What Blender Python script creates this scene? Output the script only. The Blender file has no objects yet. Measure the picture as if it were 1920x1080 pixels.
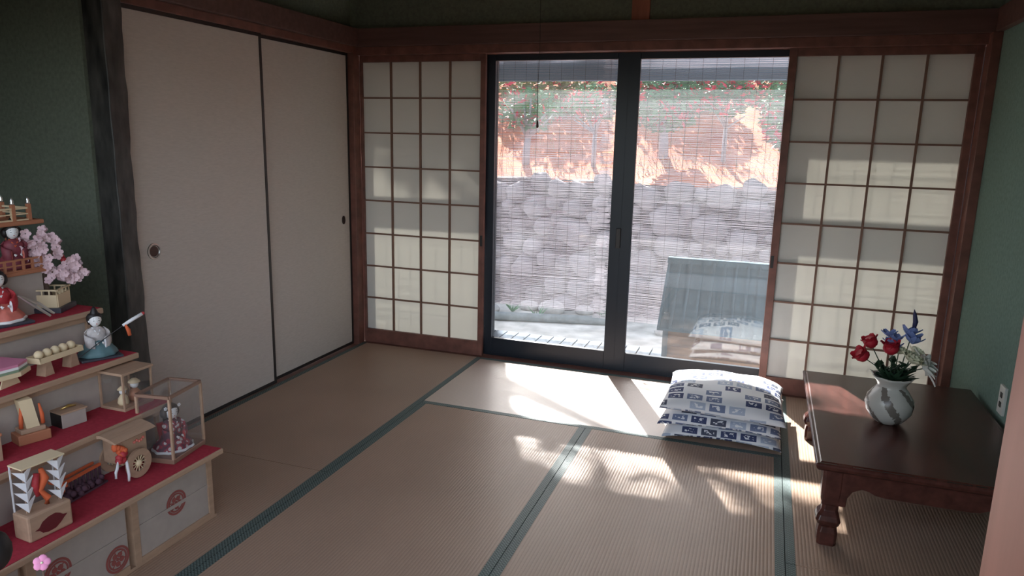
import bpy, bmesh, math, random
from mathutils import Vector, Matrix, Euler
random.seed(7)
S = bpy.context.scene
COL = S.collection
PI = math.pi

# ------------------------------------------------------------------ camera
CX = Vector((2.5747, -4.2495, 1.4213)); YAW, PIT, ROL, FPX = -0.3343, -0.2049, 0.0227, 1349.4
fw = Vector((math.sin(YAW)*math.cos(PIT), math.cos(YAW)*math.cos(PIT), math.sin(PIT)))
r0 = Vector((math.cos(YAW), -math.sin(YAW), 0)); u0 = r0.cross(fw)
rr = r0*math.cos(ROL) + u0*math.sin(ROL); uu = -r0*math.sin(ROL) + u0*math.cos(ROL)
cd = bpy.data.cameras.new('camera'); cam = bpy.data.objects.new('camera', cd); COL.objects.link(cam)
cd.sensor_width = 36; cd.lens = FPX/1920*36; cd.clip_start = 0.02
M3 = Matrix((rr, uu, -fw)).transposed()
cam.matrix_world = Matrix.Translation(CX) @ M3.to_4x4()
S.camera = cam

# ------------------------------------------------------------------ world, sun, exposure
S.view_settings.view_transform = 'Standard'; S.view_settings.look = 'None'
S.view_settings.gamma = 1; S.view_settings.use_curve_mapping = False
S.view_settings.exposure = 0.6
W = bpy.data.worlds.new('world'); S.world = W; W.use_nodes = True
wn = W.node_tree; bg = wn.nodes['Background']; sky = wn.nodes.new('ShaderNodeTexSky')
sky.sky_type = 'NISHITA'; sky.sun_disc = False; sky.sun_elevation = math.radians(38); sky.sun_rotation = math.radians(-24)
sky.air_density = 1.0; sky.dust_density = 2.5; sky.ozone_density = 1.0
hsv = wn.nodes.new('ShaderNodeHueSaturation'); hsv.inputs['Saturation'].default_value = 0.5
wn.links.new(sky.outputs[0], hsv.inputs['Color']); wn.links.new(hsv.outputs[0], bg.inputs[0]); bg.inputs[1].default_value = 0.5
sd = bpy.data.lights.new('sun', 'SUN'); sun = bpy.data.objects.new('sun', sd); COL.objects.link(sun)
sd.energy = 32.0; sd.angle = math.radians(0.6); sd.color = (1.0, 0.965, 0.92)
SUN = Vector((0.41, -0.91, -0.79)).normalized()
sun.rotation_euler = SUN.to_track_quat('-Z', 'Y').to_euler(); sun.location = (0, 6, 6)

# ------------------------------------------------------------------ materials
MATS = {}
def mat(name, col, rough=0.7, metal=0.0, spec=0.5, noise=None, bump=None, tint=None, extra=None):
    """noise=(scale, amount[, (sx,sy,sz)]) varies the base colour, bump=(scale, strength[, stretch])"""
    m = bpy.data.materials.new(name); m.use_nodes = True; nt = m.node_tree; b = nt.nodes['Principled BSDF']
    b.inputs['Base Color'].default_value = (*col, 1); b.inputs['Roughness'].default_value = rough
    b.inputs['Metallic'].default_value = metal; b.inputs['Specular IOR Level'].default_value = spec
    def coords(st):
        tc = nt.nodes.new('ShaderNodeTexCoord'); mp = nt.nodes.new('ShaderNodeMapping')
        mp.inputs['Scale'].default_value = st; nt.links.new(tc.outputs['Object'], mp.inputs[0]); return mp.outputs[0]
    if noise:
        n = nt.nodes.new('ShaderNodeTexNoise'); n.inputs['Scale'].default_value = noise[0]; n.inputs['Detail'].default_value = 5
        nt.links.new(coords(noise[2] if len(noise) > 2 else (1, 1, 1)), n.inputs[0])
        r = nt.nodes.new('ShaderNodeValToRGB'); a = noise[1]
        c2 = tint or tuple(min(1, c*(1+a)) for c in col); c1 = tuple(c*(1-a) for c in col)
        r.color_ramp.elements[0].position = 0.3; r.color_ramp.elements[0].color = (*c1, 1)
        r.color_ramp.elements[1].position = 0.72; r.color_ramp.elements[1].color = (*c2, 1)
        nt.links.new(n.outputs[0], r.inputs[0]); nt.links.new(r.outputs[0], b.inputs['Base Color'])
    if bump:
        n = nt.nodes.new('ShaderNodeTexNoise'); n.inputs['Scale'].default_value = bump[0]; n.inputs['Detail'].default_value = 4
        nt.links.new(coords(bump[2] if len(bump) > 2 else (1, 1, 1)), n.inputs[0])
        bp = nt.nodes.new('ShaderNodeBump'); bp.inputs['Strength'].default_value = bump[1]; bp.inputs['Distance'].default_value = 0.003
        nt.links.new(n.outputs[0], bp.inputs['Height']); nt.links.new(bp.outputs[0], b.inputs['Normal'])
    MATS[name] = m; return m

def N(nt, t, **kw):
    n = nt.nodes.new(t)
    for k, v in kw.items(): setattr(n, k, v)
    return n
def mth(nt, op, a, b=None):
    n = nt.nodes.new('ShaderNodeMath'); n.operation = op
    for i, v in enumerate((a, b)):
        if v is None: continue
        if isinstance(v, (int, float)): n.inputs[i].default_value = v
        else: nt.links.new(v, n.inputs[i])
    return n.outputs[0]

wood = mat('brown_timber', (0.17, 0.068, 0.05), 0.5, noise=(14, 0.3, (1, 1, 1)), bump=(40, 0.15))
woodh = mat('brown_timber_beam', (0.11, 0.055, 0.045), 0.5, noise=(9, 0.25, (.3, 4, 4)))
woodr = mat('reddish_post_timber', (0.30, 0.10, 0.06), 0.55, noise=(9, 0.2, (4, 4, .4)))
woodp = mat('near_post_timber', (0.34, 0.155, 0.115), 0.5, noise=(9, 0.12, (4, 4, .4)))
kumiko = mat('lattice_wood', (0.19, 0.10, 0.07), 0.6)
green = mat('green_sand_plaster', (0.15, 0.17, 0.13), 0.95, spec=0.1, noise=(60, 0.15), bump=(250, 0.5))
greenr = mat('green_sand_plaster_lit', (0.17, 0.25, 0.215), 0.95, spec=0.1, noise=(60, 0.12), bump=(250, 0.5))  # same plaster as green, with the right wall's window light put into its colour
black = mat('black_lacquer_edge', (0.02, 0.016, 0.015), 0.4)
alu = mat('dark_blue_black_aluminium', (0.012, 0.017, 0.026), 0.35, metal=0.2)
ceilm = mat('ceiling_boards', (0.35, 0.24, 0.15), 0.6, noise=(6, 0.15, (1, 8, 1)))
bpost = mat('blackened_log', (0.025, 0.025, 0.026), 0.5, noise=(4, 0.6, (5, 5, 1.6)), tint=(0.085, 0.08, 0.072), bump=(9, 1.0, (2, 2, .6)))
steel = mat('brushed_metal', (0.35, 0.33, 0.31), 0.35, metal=0.9)
bronze = mat('dark_bronze', (0.06, 0.035, 0.03), 0.4, metal=0.6)
gold = mat('gold_metal', (0.7, 0.5, 0.18), 0.3, metal=0.9)
silver = mat('silver_metal', (0.75, 0.75, 0.72), 0.3, metal=0.9)
tablew = mat('dark_red_lacquered_wood', (0.075, 0.024, 0.018), 0.27, noise=(6, 0.35, (5, .5, 5)))
fus = mat('fusuma_paper', (0.56, 0.50, 0.455), 0.85, spec=0.2, noise=(30, 0.05, (1, 1, 5)), bump=(120, 0.25, (1, .3, 2)))
under = mat('underfloor', (0.4, 0.32, 0.24), 0.8)
hinw = mat('pale_paulownia_wood', (0.42, 0.275, 0.185), 0.55, noise=(12, 0.12, (4, .6, 4)))
hinp = mat('pale_panel_paper', (0.40, 0.34, 0.30), 0.75, noise=(20, 0.06))
redc = mat('red_felt', (0.38, 0.04, 0.06), 0.95, spec=0.1, noise=(80, 0.12))
crestm = mat('dull_red_crest', (0.28, 0.07, 0.06), 0.7)
orangew = mat('orange_brown_wood', (0.42, 0.17, 0.09), 0.5)
darkw = mat('brown_case_wood', (0.26, 0.15, 0.105), 0.5)
creamw = mat('cream_wood', (0.70, 0.56, 0.36), 0.6)
whitep = mat('white_paper', (0.78, 0.78, 0.80), 0.8)
whitef = mat('white_porcelain_face', (0.80, 0.80, 0.80), 0.4)
darkb = mat('dark_slate_lacquer', (0.05, 0.05, 0.065), 0.4)
hairm = mat('black_hair', (0.012, 0.01, 0.01), 0.5)
pinkpet = mat('pale_pink_petal', (0.62, 0.44, 0.47), 0.8)
plumpet = mat('bright_pink_petal', (0.80, 0.30, 0.50), 0.7)
bark = mat('bark', (0.12, 0.075, 0.055), 0.85, bump=(30, 0.6))
orangef = mat('orange_cord', (0.62, 0.12, 0.04), 0.8)
redf = mat('red_silk', (0.42, 0.03, 0.04), 0.6, noise=(60, 0.2))
purplef = mat('dark_purple_cord', (0.09, 0.04, 0.06), 0.85)
dkred = mat('dark_red_lacquer', (0.12, 0.015, 0.02), 0.4)
tealf = mat('teal_silk', (0.10, 0.19, 0.21), 0.6)
greyf = mat('silver_grey_silk', (0.48, 0.44, 0.43), 0.5, noise=(70, 0.2))
pinkf = mat('coral_pink_silk', (0.62, 0.17, 0.13), 0.6, noise=(50, 0.15))
maroonf = mat('maroon_silk', (0.20, 0.035, 0.05), 0.6, noise=(40, 0.25))
magf = mat('magenta_silk', (0.55, 0.06, 0.14), 0.6)
mochip = mat('pink_rice_cake', (0.62, 0.22, 0.34), 0.7); mochiw = mat('white_rice_cake', (0.75, 0.74, 0.74), 0.7); mochig = mat('green_rice_cake', (0.2, 0.27, 0.18), 0.7)
leafm = mat('dark_green_leaf', (0.022, 0.055, 0.028), 0.5)
rosem = mat('crimson_rose_petal', (0.45, 0.012, 0.03), 0.6)
bluem = mat('blue_petal', (0.20, 0.27, 0.55), 0.7); navym = mat('navy_bud', (0.035, 0.035, 0.10), 0.6)
creamp = mat('cream_petal', (0.72, 0.72, 0.52), 0.7); whitepet = mat('white_petal', (0.75, 0.76, 0.70), 0.7)
mouthm = mat('red_lip_paint', (0.5, 0.03, 0.03), 0.5)
deckm = mat('weathered_grey_deck', (0.085, 0.10, 0.12), 0.95, spec=0.05, noise=(10, 0.15, (4, .5, 4)))
beamm = mat('blue_grey_painted_beam', (0.20, 0.27, 0.34), 0.6)
roofm = mat('blue_grey_metal_roofing', (0.06, 0.10, 0.13), 0.8, spec=0.15, noise=(6, 0.2))
shedw = mat('tan_shed_boards', (0.22, 0.12, 0.07), 0.9, spec=0.1, noise=(6, 0.25, (.5, 4, 8)))
shedd = mat('dark_shed_trim', (0.05, 0.07, 0.085), 0.6)
stone = mat('fieldstone', (0.18, 0.17, 0.175), 0.9, spec=0.08, noise=(2.6, 0.6), bump=(12, 1.0))
mortar = mat('dark_mortar', (0.03, 0.026, 0.026), 0.95, noise=(12, 0.4))
earth = mat('red_earth', (0.46, 0.12, 0.055), 0.95, spec=0.08, noise=(2.2, 0.4), tint=(0.52, 0.20, 0.11), bump=(10, 1.0))
gravel = mat('pale_gravel_ground', (0.58, 0.55, 0.50), 0.95, spec=0.08, noise=(5, 0.3), bump=(60, 1.0))
curbm = mat('grey_curb', (0.22, 0.24, 0.24), 0.85, spec=0.08, noise=(15, .2))
rockm = mat('pale_rock', (0.45, 0.43, 0.41), 0.9, spec=0.08, noise=(9, 0.3), bump=(20, 1))
f_green = mat('shrub_green_leaf', (0.12, 0.25, 0.13), 0.5, spec=0.08); f_red = mat('shrub_red_leaf', (0.62, 0.06, 0.09), 0.5, spec=0.08)
f_olive = mat('olive_leaf', (0.20, 0.24, 0.10), 0.6, spec=0.08); f_straw = mat('dry_grass', (0.42, 0.30, 0.17), 0.8, spec=0.08)
trunkm = mat('pale_trunk', (0.30, 0.31, 0.33), 0.85, bump=(20, .8))
plastic = mat('white_plastic', (0.6, 0.6, 0.56), 0.4)
cordm = mat('black_cord', (0.02, 0.018, 0.018), 0.6)

def glass_mat(name, gl=0.9, dirt=0.0, tint=(1, 1, 1), ior=1.45):
    m = bpy.data.materials.new(name); m.use_nodes = True; nt = m.node_tree; nt.nodes.clear()
    o = N(nt, 'ShaderNodeOutputMaterial'); t = N(nt, 'ShaderNodeBsdfTransparent'); g = N(nt, 'ShaderNodeBsdfGlossy'); f = N(nt, 'ShaderNodeLayerWeight'); x = N(nt, 'ShaderNodeMixShader')
    t.inputs[0].default_value = (*tint, 1); g.inputs['Roughness'].default_value = 0.02; f.inputs[0].default_value = .5
    g.inputs[0].default_value = (gl, gl, gl, 1)
    fc_ = mth(nt, 'MULTIPLY_ADD', mth(nt, 'POWER', f.outputs[1], 5.0), 0.9); fc_.node.inputs[2].default_value = .05
    nt.links.new(fc_, x.inputs[0]); nt.links.new(t.outputs[0], x.inputs[1]); nt.links.new(g.outputs[0], x.inputs[2])
    last = x.outputs[0]
    if dirt:
        d = N(nt, 'ShaderNodeBsdfDiffuse'); d.inputs[0].default_value = (.8, .8, .8, 1); tr = N(nt, 'ShaderNodeBsdfTranslucent'); tr.inputs[0].default_value = (.8, .85, .9, 1)
        ad = N(nt, 'ShaderNodeMixShader'); ad.inputs[0].default_value = .5; nt.links.new(d.outputs[0], ad.inputs[1]); nt.links.new(tr.outputs[0], ad.inputs[2])
        y = N(nt, 'ShaderNodeMixShader'); y.inputs[0].default_value = dirt
        nt.links.new(last, y.inputs[1]); nt.links.new(ad.outputs[0], y.inputs[2]); last = y.outputs[0]
    nt.links.new(last, o.inputs[0]); return m
glass = glass_mat('window_glass', 0.8, 0.022, (0.96, 0.98, 0.99))
cglass = glass_mat('case_glass', 0.9, 0.03, (0.97, 0.97, 0.97), 1.3)

def two_sided(name, refl, trans, fac):
    m = bpy.data.materials.new(name); m.use_nodes = True; nt = m.node_tree; nt.nodes.clear()
    o = N(nt, 'ShaderNodeOutputMaterial'); d = N(nt, 'ShaderNodeBsdfDiffuse'); t = N(nt, 'ShaderNodeBsdfTranslucent'); x = N(nt, 'ShaderNodeMixShader')
    d.inputs[0].default_value = (*refl, 1); t.inputs[0].default_value = (*trans, 1); x.inputs[0].default_value = fac
    nt.links.new(d.outputs[0], x.inputs[1]); nt.links.new(t.outputs[0], x.inputs[2]); nt.links.new(x.outputs[0], o.inputs[0])
    return m
paper = two_sided('shoji_paper', (0.66, 0.64, 0.60), (0.80, 0.78, 0.72), 0.21)
reed = two_sided('pale_reed', (0.40, 0.38, 0.40), (0.60, 0.57, 0.60), 0.5)
twine = mat('blind_twine', (0.10, 0.09, 0.09), 0.8)

def tatami_mat(name, along_y, base=(0.415, 0.28, 0.20), coat=.2):
    """along_y: the mat's long side (and its ribs) run along y; the reeds run across them"""
    m = bpy.data.materials.new(name); m.use_nodes = True; nt = m.node_tree; b = nt.nodes['Principled BSDF']
    tc = N(nt, 'ShaderNodeTexCoord'); sp = N(nt, 'ShaderNodeSeparateXYZ'); nt.links.new(tc.outputs['Object'], sp.inputs[0])
    across = sp.outputs[0 if along_y else 1]; along = sp.outputs[1 if along_y else 0]
    s = mth(nt, 'SINE', mth(nt, 'MULTIPLY', across, 2*PI/0.0125)); rib = mth(nt, 'MULTIPLY_ADD', s, 0.5); 
    rib.node.inputs[2].default_value = 0.5
    rib = mth(nt, 'POWER', rib, 0.45)
    n = N(nt, 'ShaderNodeTexNoise'); n.inputs['Scale'].default_value = 1; n.inputs['Detail'].default_value = 3
    mp = N(nt, 'ShaderNodeMapping'); mp.inputs['Scale'].default_value = (30, 900, 1) if along_y else (900, 30, 1)
    nt.links.new(tc.outputs['Object'], mp.inputs[0]); nt.links.new(mp.outputs[0], n.inputs[0])
    n2 = N(nt, 'ShaderNodeTexNoise'); n2.inputs['Scale'].default_value = 2.0; nt.links.new(tc.outputs['Object'], n2.inputs[0])
    v = mth(nt, 'ADD', mth(nt, 'MULTIPLY', n.outputs[0], 0.5), mth(nt, 'MULTIPLY', n2.outputs[0], 0.5))
    r = N(nt, 'ShaderNodeValToRGB'); r.color_ramp.elements[0].position = .3; r.color_ramp.elements[1].position = .7
    r.color_ramp.elements[0].color = (*[c*.86 for c in base], 1); r.color_ramp.elements[1].color = (*[c*1.12 for c in base], 1)
    nt.links.new(v, r.inputs[0])
    mx = N(nt, 'ShaderNodeMix', data_type='RGBA', blend_type='MULTIPLY'); mx.inputs[0].default_value = 1
    gr = N(nt, 'ShaderNodeValToRGB'); gr.color_ramp.elements[0].color = (.72, .72, .72, 1); gr.color_ramp.elements[1].position = .4
    nt.links.new(rib, gr.inputs[0]); nt.links.new(r.outputs[0], mx.inputs[6]); nt.links.new(gr.outputs[0], mx.inputs[7])
    nt.links.new(mx.outputs[2], b.inputs['Base Color'])
    bp = N(nt, 'ShaderNodeBump'); bp.inputs['Strength'].default_value = .45; bp.inputs['Distance'].default_value = .0016
    nt.links.new(mth(nt, 'ADD', rib, mth(nt, 'MULTIPLY', n.outputs[0], .3)), bp.inputs['Height']); nt.links.new(bp.outputs[0], b.inputs['Normal'])
    # woven straw shines along its reeds
    b.inputs['Roughness'].default_value = 0.5; b.inputs['Specular IOR Level'].default_value = 0.75; b.inputs['Anisotropic'].default_value = 0.85
    b.inputs['Coat Weight'].default_value = coat; b.inputs['Coat Roughness'].default_value = .34; b.inputs['Coat IOR'].default_value = 1.6
    cv = N(nt, 'ShaderNodeCombineXYZ'); cv.inputs[0].default_value = 0.0 if along_y else 1.0; cv.inputs[1].default_value = 1.0 if along_y else 0.0
    nt.links.new(cv.outputs[0], b.inputs['Tangent'])
    return m
tat_y = tatami_mat('tatami_weave_lengthwise', True); tat_x = tatami_mat('tatami_weave_crosswise', False, coat=.9)

def heri_mat():
    m = bpy.data.materials.new('tatami_border_brocade'); m.use_nodes = True; nt = m.node_tree; b = nt.nodes['Principled BSDF']
    tc = N(nt, 'ShaderNodeTexCoord'); sp = N(nt, 'ShaderNodeSeparateXYZ'); nt.links.new(tc.outputs['Object'], sp.inputs[0])
    k = 2*PI/0.0135
    p = mth(nt, 'MULTIPLY', mth(nt, 'SINE', mth(nt, 'MULTIPLY', sp.outputs[0], k)), mth(nt, 'SINE', mth(nt, 'MULTIPLY', sp.outputs[1], k)))
    g = mth(nt, 'GREATER_THAN', p, 0.12)
    r = N(nt, 'ShaderNodeValToRGB'); r.color_ramp.elements[0].color = (.04, .065, .06, 1); r.color_ramp.elements[1].color = (.15, .21, .20, 1)
    nt.links.new(g, r.inputs[0]); nt.links.new(r.outputs[0], b.inputs['Base Color']); b.inputs['Roughness'].default_value = .55
    return m
heri = heri_mat()

def zabuton_mat():
    m = bpy.data.materials.new('patchwork_cotton_print'); m.use_nodes = True; nt = m.node_tree; b = nt.nodes['Principled BSDF']
    tc = N(nt, 'ShaderNodeTexCoord'); sp = N(nt, 'ShaderNodeSeparateXYZ'); nt.links.new(tc.outputs['UV'], sp.inputs[0])
    x = mth(nt, 'MULTIPLY', sp.outputs[0], 11.0); y = mth(nt, 'MULTIPLY', sp.outputs[1], 15.0)
    row = mth(nt, 'FLOOR', y); wr = N(nt, 'ShaderNodeTexWhiteNoise', noise_dimensions='1D'); nt.links.new(row, wr.inputs['W'])
    x = mth(nt, 'ADD', x, mth(nt, 'MULTIPLY', wr.outputs[0], 3.0))
    cx = mth(nt, 'FLOOR', x); fx = mth(nt, 'FRACT', x); fy = mth(nt, 'FRACT', y)
    cv = N(nt, 'ShaderNodeCombineXYZ'); nt.links.new(cx, cv.inputs[0]); nt.links.new(row, cv.inputs[1])
    w = N(nt, 'ShaderNodeTexWhiteNoise', noise_dimensions='2D'); nt.links.new(cv.outputs[0], w.inputs['Vector'])
    r = N(nt, 'ShaderNodeValToRGB'); r.color_ramp.interpolation = 'CONSTANT'; e = r.color_ramp.elements
    e[0].color = (.78, .79, .82, 1); e[1].position = .26; e[1].color = (.05, .065, .15, 1)
    for p_, c_ in ((.46, (.16, .20, .32, 1)), (.66, (.42, .48, .60, 1)), (.86, (.07, .08, .12, 1))):
        q = e.new(p_); q.color = c_
    nt.links.new(w.outputs[0], r.inputs[0])
    def box(f, a): return mth(nt, 'MULTIPLY', mth(nt, 'GREATER_THAN', f, a), mth(nt, 'LESS_THAN', f, 1-a))
    inside = mth(nt, 'MULTIPLY', box(fx, .1), box(fy, .12))
    nz = N(nt, 'ShaderNodeTexNoise'); nz.inputs['Scale'].default_value = 60; nz.inputs['Detail'].default_value = 1; nt.links.new(tc.outputs['UV'], nz.inputs[0])
    motif = mth(nt, 'MULTIPLY', mth(nt, 'GREATER_THAN', nz.outputs[0], .54), mth(nt, 'MULTIPLY', box(fx, .24), box(fy, .27)))
    fac = mth(nt, 'MULTIPLY', inside, mth(nt, 'SUBTRACT', 1.0, motif))
    mx = N(nt, 'ShaderNodeMix', data_type='RGBA'); nt.links.new(fac, mx.inputs[0]); mx.inputs[6].default_value = (.78, .79, .82, 1)
    nt.links.new(r.outputs[0], mx.inputs[7]); nt.links.new(mx.outputs[2], b.inputs['Base Color']); b.inputs['Roughness'].default_value = .85
    return m
zab = zabuton_mat()

def vase_mat():
    m = bpy.data.materials.new('glazed_vase'); m.use_nodes = True; nt = m.node_tree; b = nt.nodes['Principled BSDF']
    tc = N(nt, 'ShaderNodeTexCoord'); sp = N(nt, 'ShaderNodeSeparateXYZ'); nt.links.new(tc.outputs['Object'], sp.inputs[0])
    ang = mth(nt, 'ARCTAN2', sp.outputs[1], sp.outputs[0])
    a = mth(nt, 'ADD', mth(nt, 'MULTIPLY', ang, 5.0), mth(nt, 'MULTIPLY', sp.outputs[2], 42.0))
    nz = N(nt, 'ShaderNodeTexNoise'); nz.inputs['Scale'].default_value = 75; nz.inputs['Detail'].default_value = 6; nt.links.new(tc.outputs['Object'], nz.inputs[0])
    s = mth(nt, 'ADD', mth(nt, 'SINE', a), mth(nt, 'MULTIPLY', mth(nt, 'SUBTRACT', nz.outputs[0], .35), 2.2))
    zm = mth(nt, 'LESS_THAN', sp.outputs[2], .155)
    s = mth(nt, 'MULTIPLY', s, zm)
    r = N(nt, 'ShaderNodeValToRGB'); e = r.color_ramp.elements
    e[0].position = .82; e[0].color = (.50, .49, .45, 1); e[1].position = 1.0; e[1].color = (.17, .15, .13, 1)
    nt.links.new(s, r.inputs[0]); nt.links.new(r.outputs[0], b.inputs['Base Color']); b.inputs['Roughness'].default_value = .25
    return m
vasem = vase_mat()

def kimono_mat():
    m = bpy.data.materials.new('flowered_kimono'); m.use_nodes = True; nt = m.node_tree; b = nt.nodes['Principled BSDF']
    tc = N(nt, 'ShaderNodeTexCoord'); v = N(nt, 'ShaderNodeTexVoronoi'); v.inputs['Scale'].default_value = 42; nt.links.new(tc.outputs['Object'], v.inputs[0])
    r = N(nt, 'ShaderNodeValToRGB'); r.color_ramp.interpolation = 'CONSTANT'; e = r.color_ramp.elements
    e[0].color = (.62, .58, .58, 1); e[1].position = .30; e[1].color = (.33, .03, .06, 1)
    q = e.new(.5); q.color = (.10, .03, .06, 1)
    nt.links.new(v.outputs[0], r.inputs[0]); nt.links.new(r.outputs[0], b.inputs['Base Color']); b.inputs['Roughness'].default_value = .6
    return m
kimono = kimono_mat()

# ------------------------------------------------------------------ mesh builder
ORG = {}
class MB:
    def __init__(s, M=None): s.v = []; s.f = []; s.uv = None; s.M = M
    def add(s, vs, fs, M=None):
        k = len(s.v); M = M or s.M
        s.v += [(M @ Vector(v)) if M else Vector(v) for v in vs]; s.f += [tuple(i+k for i in f) for f in fs]; return s
    def box(s, x0, x1, y0, y1, z0, z1, M=None):
        v = [(x, y, z) for z in (z0, z1) for y in (y0, y1) for x in (x0, x1)]
        return s.add(v, [(0, 2, 3, 1), (4, 5, 7, 6), (0, 1, 5, 4), (2, 6, 7, 3), (0, 4, 6, 2), (1, 3, 7, 5)], M)
    def loft(s, rings, closed=True, cap=True, M=None):
        n = len(rings[0]); vs = [p for r in rings for p in r]; fs = []
        for i in range(len(rings)-1):
            for j in range(n if closed else n-1):
                a = i*n+j; b = i*n+(j+1) % n; fs.append((a, b, b+n, a+n))
        if cap: fs.append(tuple(range(n))[::-1]); fs.append(tuple((len(rings)-1)*n+j for j in range(n)))
        return s.add(vs, fs, M)
    def lathe(s, prof, n=24, c=(0, 0, 0), sx=1, sy=1, M=None, fold=None):
        rings = []
        for k, (r, z) in enumerate(prof):
            rg = []
            for j in range(n):
                a = 2*PI*j/n; q = r*(1+(fold[1]*math.cos(fold[0]*a+k*(fold[2] if len(fold) > 2 else 0)) if fold else 0))
                rg.append((c[0]+q*sx*math.cos(a), c[1]+q*sy*math.sin(a), c[2]+z))
            rings.append(rg)
        return s.loft(rings, M=M)
    def tube(s, pts, r, n=8, M=None):
        pts = [Vector(p) for p in pts]; rs = r if isinstance(r, (list, tuple)) else [r]*len(pts); rings = []
        up = Vector((0, 0, 1))
        for i, p in enumerate(pts):
            d = (pts[min(i+1, len(pts)-1)]-pts[max(i-1, 0)]).normalized()
            ref = up if abs(d.z) < .95 else Vector((1, 0, 0)); a = d.cross(ref).normalized(); b = a.cross(d)
            rings.append([p+(a*math.cos(2*PI*j/n)+b*math.sin(2*PI*j/n))*rs[i] for j in range(n)])
        return s.loft(rings, M=M)
    def ball(s, c, rx, ry=None, rz=None, n=12, m=8, M=None, jit=0):
        ry = ry or rx; rz = rz or rx; rings = []
        for i in range(m+1):
            t = PI*i/m; t = max(.05, min(PI-.05, t))
            rings.append([(c[0]+rx*math.sin(t)*math.cos(2*PI*j/n)*(1+random.uniform(-jit, jit)), c[1]+ry*math.sin(t)*math.sin(2*PI*j/n)*(1+random.uniform(-jit, jit)), c[2]-rz*math.cos(t)) for j in range(n)])
        return s.loft(rings, M=M)
    def prism(s, poly, axis, a0, a1, M=None):
        """poly 2-d points; axis 'x': (y,z), 'y': (x,z), 'z': (x,y)"""
        def P(p, a): return {'x': (a, p[0], p[1]), 'y': (p[0], a, p[1]), 'z': (p[0], p[1], a)}[axis]
        n = len(poly); vs = [P(p, a0) for p in poly]+[P(p, a1) for p in poly]
        fs = [tuple(range(n)), tuple(range(2*n-1, n-1, -1))]+[(i, i+n, (i+1) % n+n, (i+1) % n) for i in range(n)]
        return s.add(vs, fs, M)
    def build(s, name, m, parent=None, smooth=False, bevel=0, world=True, segs=2):
        me = bpy.data.meshes.new(name); o = bpy.data.objects.new(name, me); COL.objects.link(o)
        org = Vector((0, 0, 0))
        if parent is not None:
            o.parent = parent
            if world: org = ORG.get(parent.name, Vector((0, 0, 0)))
        elif world and s.v:
            xs = [v.x for v in s.v]; ys = [v.y for v in s.v]; zs = [v.z for v in s.v]
            org = Vector(((min(xs)+max(xs))/2, (min(ys)+max(ys))/2, min(zs))); o.location = org
        ORG[o.name] = org if world else Vector((0, 0, 0))
        me.from_pydata([v-org for v in s.v], [], s.f)
        bm = bmesh.new(); bm.from_mesh(me); bmesh.ops.recalc_face_normals(bm, faces=bm.faces); bm.to_mesh(me); bm.free()
        ml = m if isinstance(m, (list, tuple)) else [m]
        for q in ml: me.materials.append(q)
        if smooth:
            for p in me.polygons: p.use_smooth = True
        if bevel:
            bv = o.modifiers.new('bevel', 'BEVEL'); bv.width = bevel; bv.segments = segs; bv.limit_method = 'ANGLE'
        return o

def thing(name, label, cat, loc=(0, 0, 0), rz=0, group=None):
    o = bpy.data.objects.new(name, None); COL.objects.link(o); o.location = loc; o.rotation_euler = (0, 0, rz); o.empty_display_size = .05
    o['label'] = label; o['category'] = cat
    if group: o['group'] = group
    ORG[o.name] = Vector(loc); return o
def tag(o, label, cat, group=None, kind=None):
    if label: o['label'] = label
    if cat: o['category'] = cat
    if group: o['group'] = group
    if kind: o['kind'] = kind
    return o
def struct(o, label=None, cat=None): o['kind'] = 'structure'; return tag(o, label, cat)
def dup(root, loc, rz=None, label=None):
    r = root.copy(); COL.objects.link(r); r.location = loc
    if rz is not None: r.rotation_euler = (0, 0, rz)
    if label: r['label'] = label
    for ch in list(root.children):
        c = ch.copy(); COL.objects.link(c); c.parent = r
        for g in list(ch.children):
            d = g.copy(); COL.objects.link(d); d.parent = c
    return r
def box(name, m, x0, x1, y0, y1, z0, z1, parent=None, bevel=0): return MB().box(x0, x1, y0, y1, z0, z1).build(name, m, parent, bevel=bevel)
def T(x, y, z, rz=0, ry=0, rx=0): return Matrix.Translation((x, y, z)) @ Euler((rx, ry, rz)).to_matrix().to_4x4()

X1, X2, X3, XW = 0.90, 1.82, 2.75, 3.58        # tatami seams and right wall
D = 0.90
# ================================================================== SETTING
struct(box('floor', under, -1.0, 3.75, -6.2, 0.16, -0.12, -0.051), 'timber floor under the straw mats', 'floor')
struct(box('ceiling', ceilm, -1.0, 3.75, -3.75, 0.16, 2.45, 2.5), 'board ceiling above the frame', 'ceiling')
# window wall above the openings
o = struct(box('wall_far', green, -0.10, 3.75, 0.03, 0.15, 1.975, 2.45), 'green plastered wall above the windows', 'wall')
# left wall
struct(box('wall_left', green, -0.14, -0.045, -1.86, 0.0, 1.975, 2.45), 'green plastered wall above the sliding closet doors', 'wall')
struct(box('wall_alcove', green, -0.98, -0.07, -1.97, -1.90, -0.05, 2.45), 'dark green plastered wall left of the black post', 'wall')
struct(box('wall_alcove_back', green, -1.0, -0.95, -3.7, -1.97, -0.05, 2.45))
struct(box('wall_near_left', green, -1.0, 0.0, -3.75, -3.65, -0.05, 2.45))
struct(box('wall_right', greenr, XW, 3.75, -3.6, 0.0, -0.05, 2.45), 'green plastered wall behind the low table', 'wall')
struct(box('wall_near', green, 2.9, XW, -3.72, -3.62, -0.05, 2.45))
struct(box('wall_near_top', green, 0.0, 2.9, -3.72, -3.62, 1.975, 2.45))
# closet behind the fusuma
struct(box('wall_closet', under, -0.9, -0.85, -1.86, 0.1, -0.05, 2.45))
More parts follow.
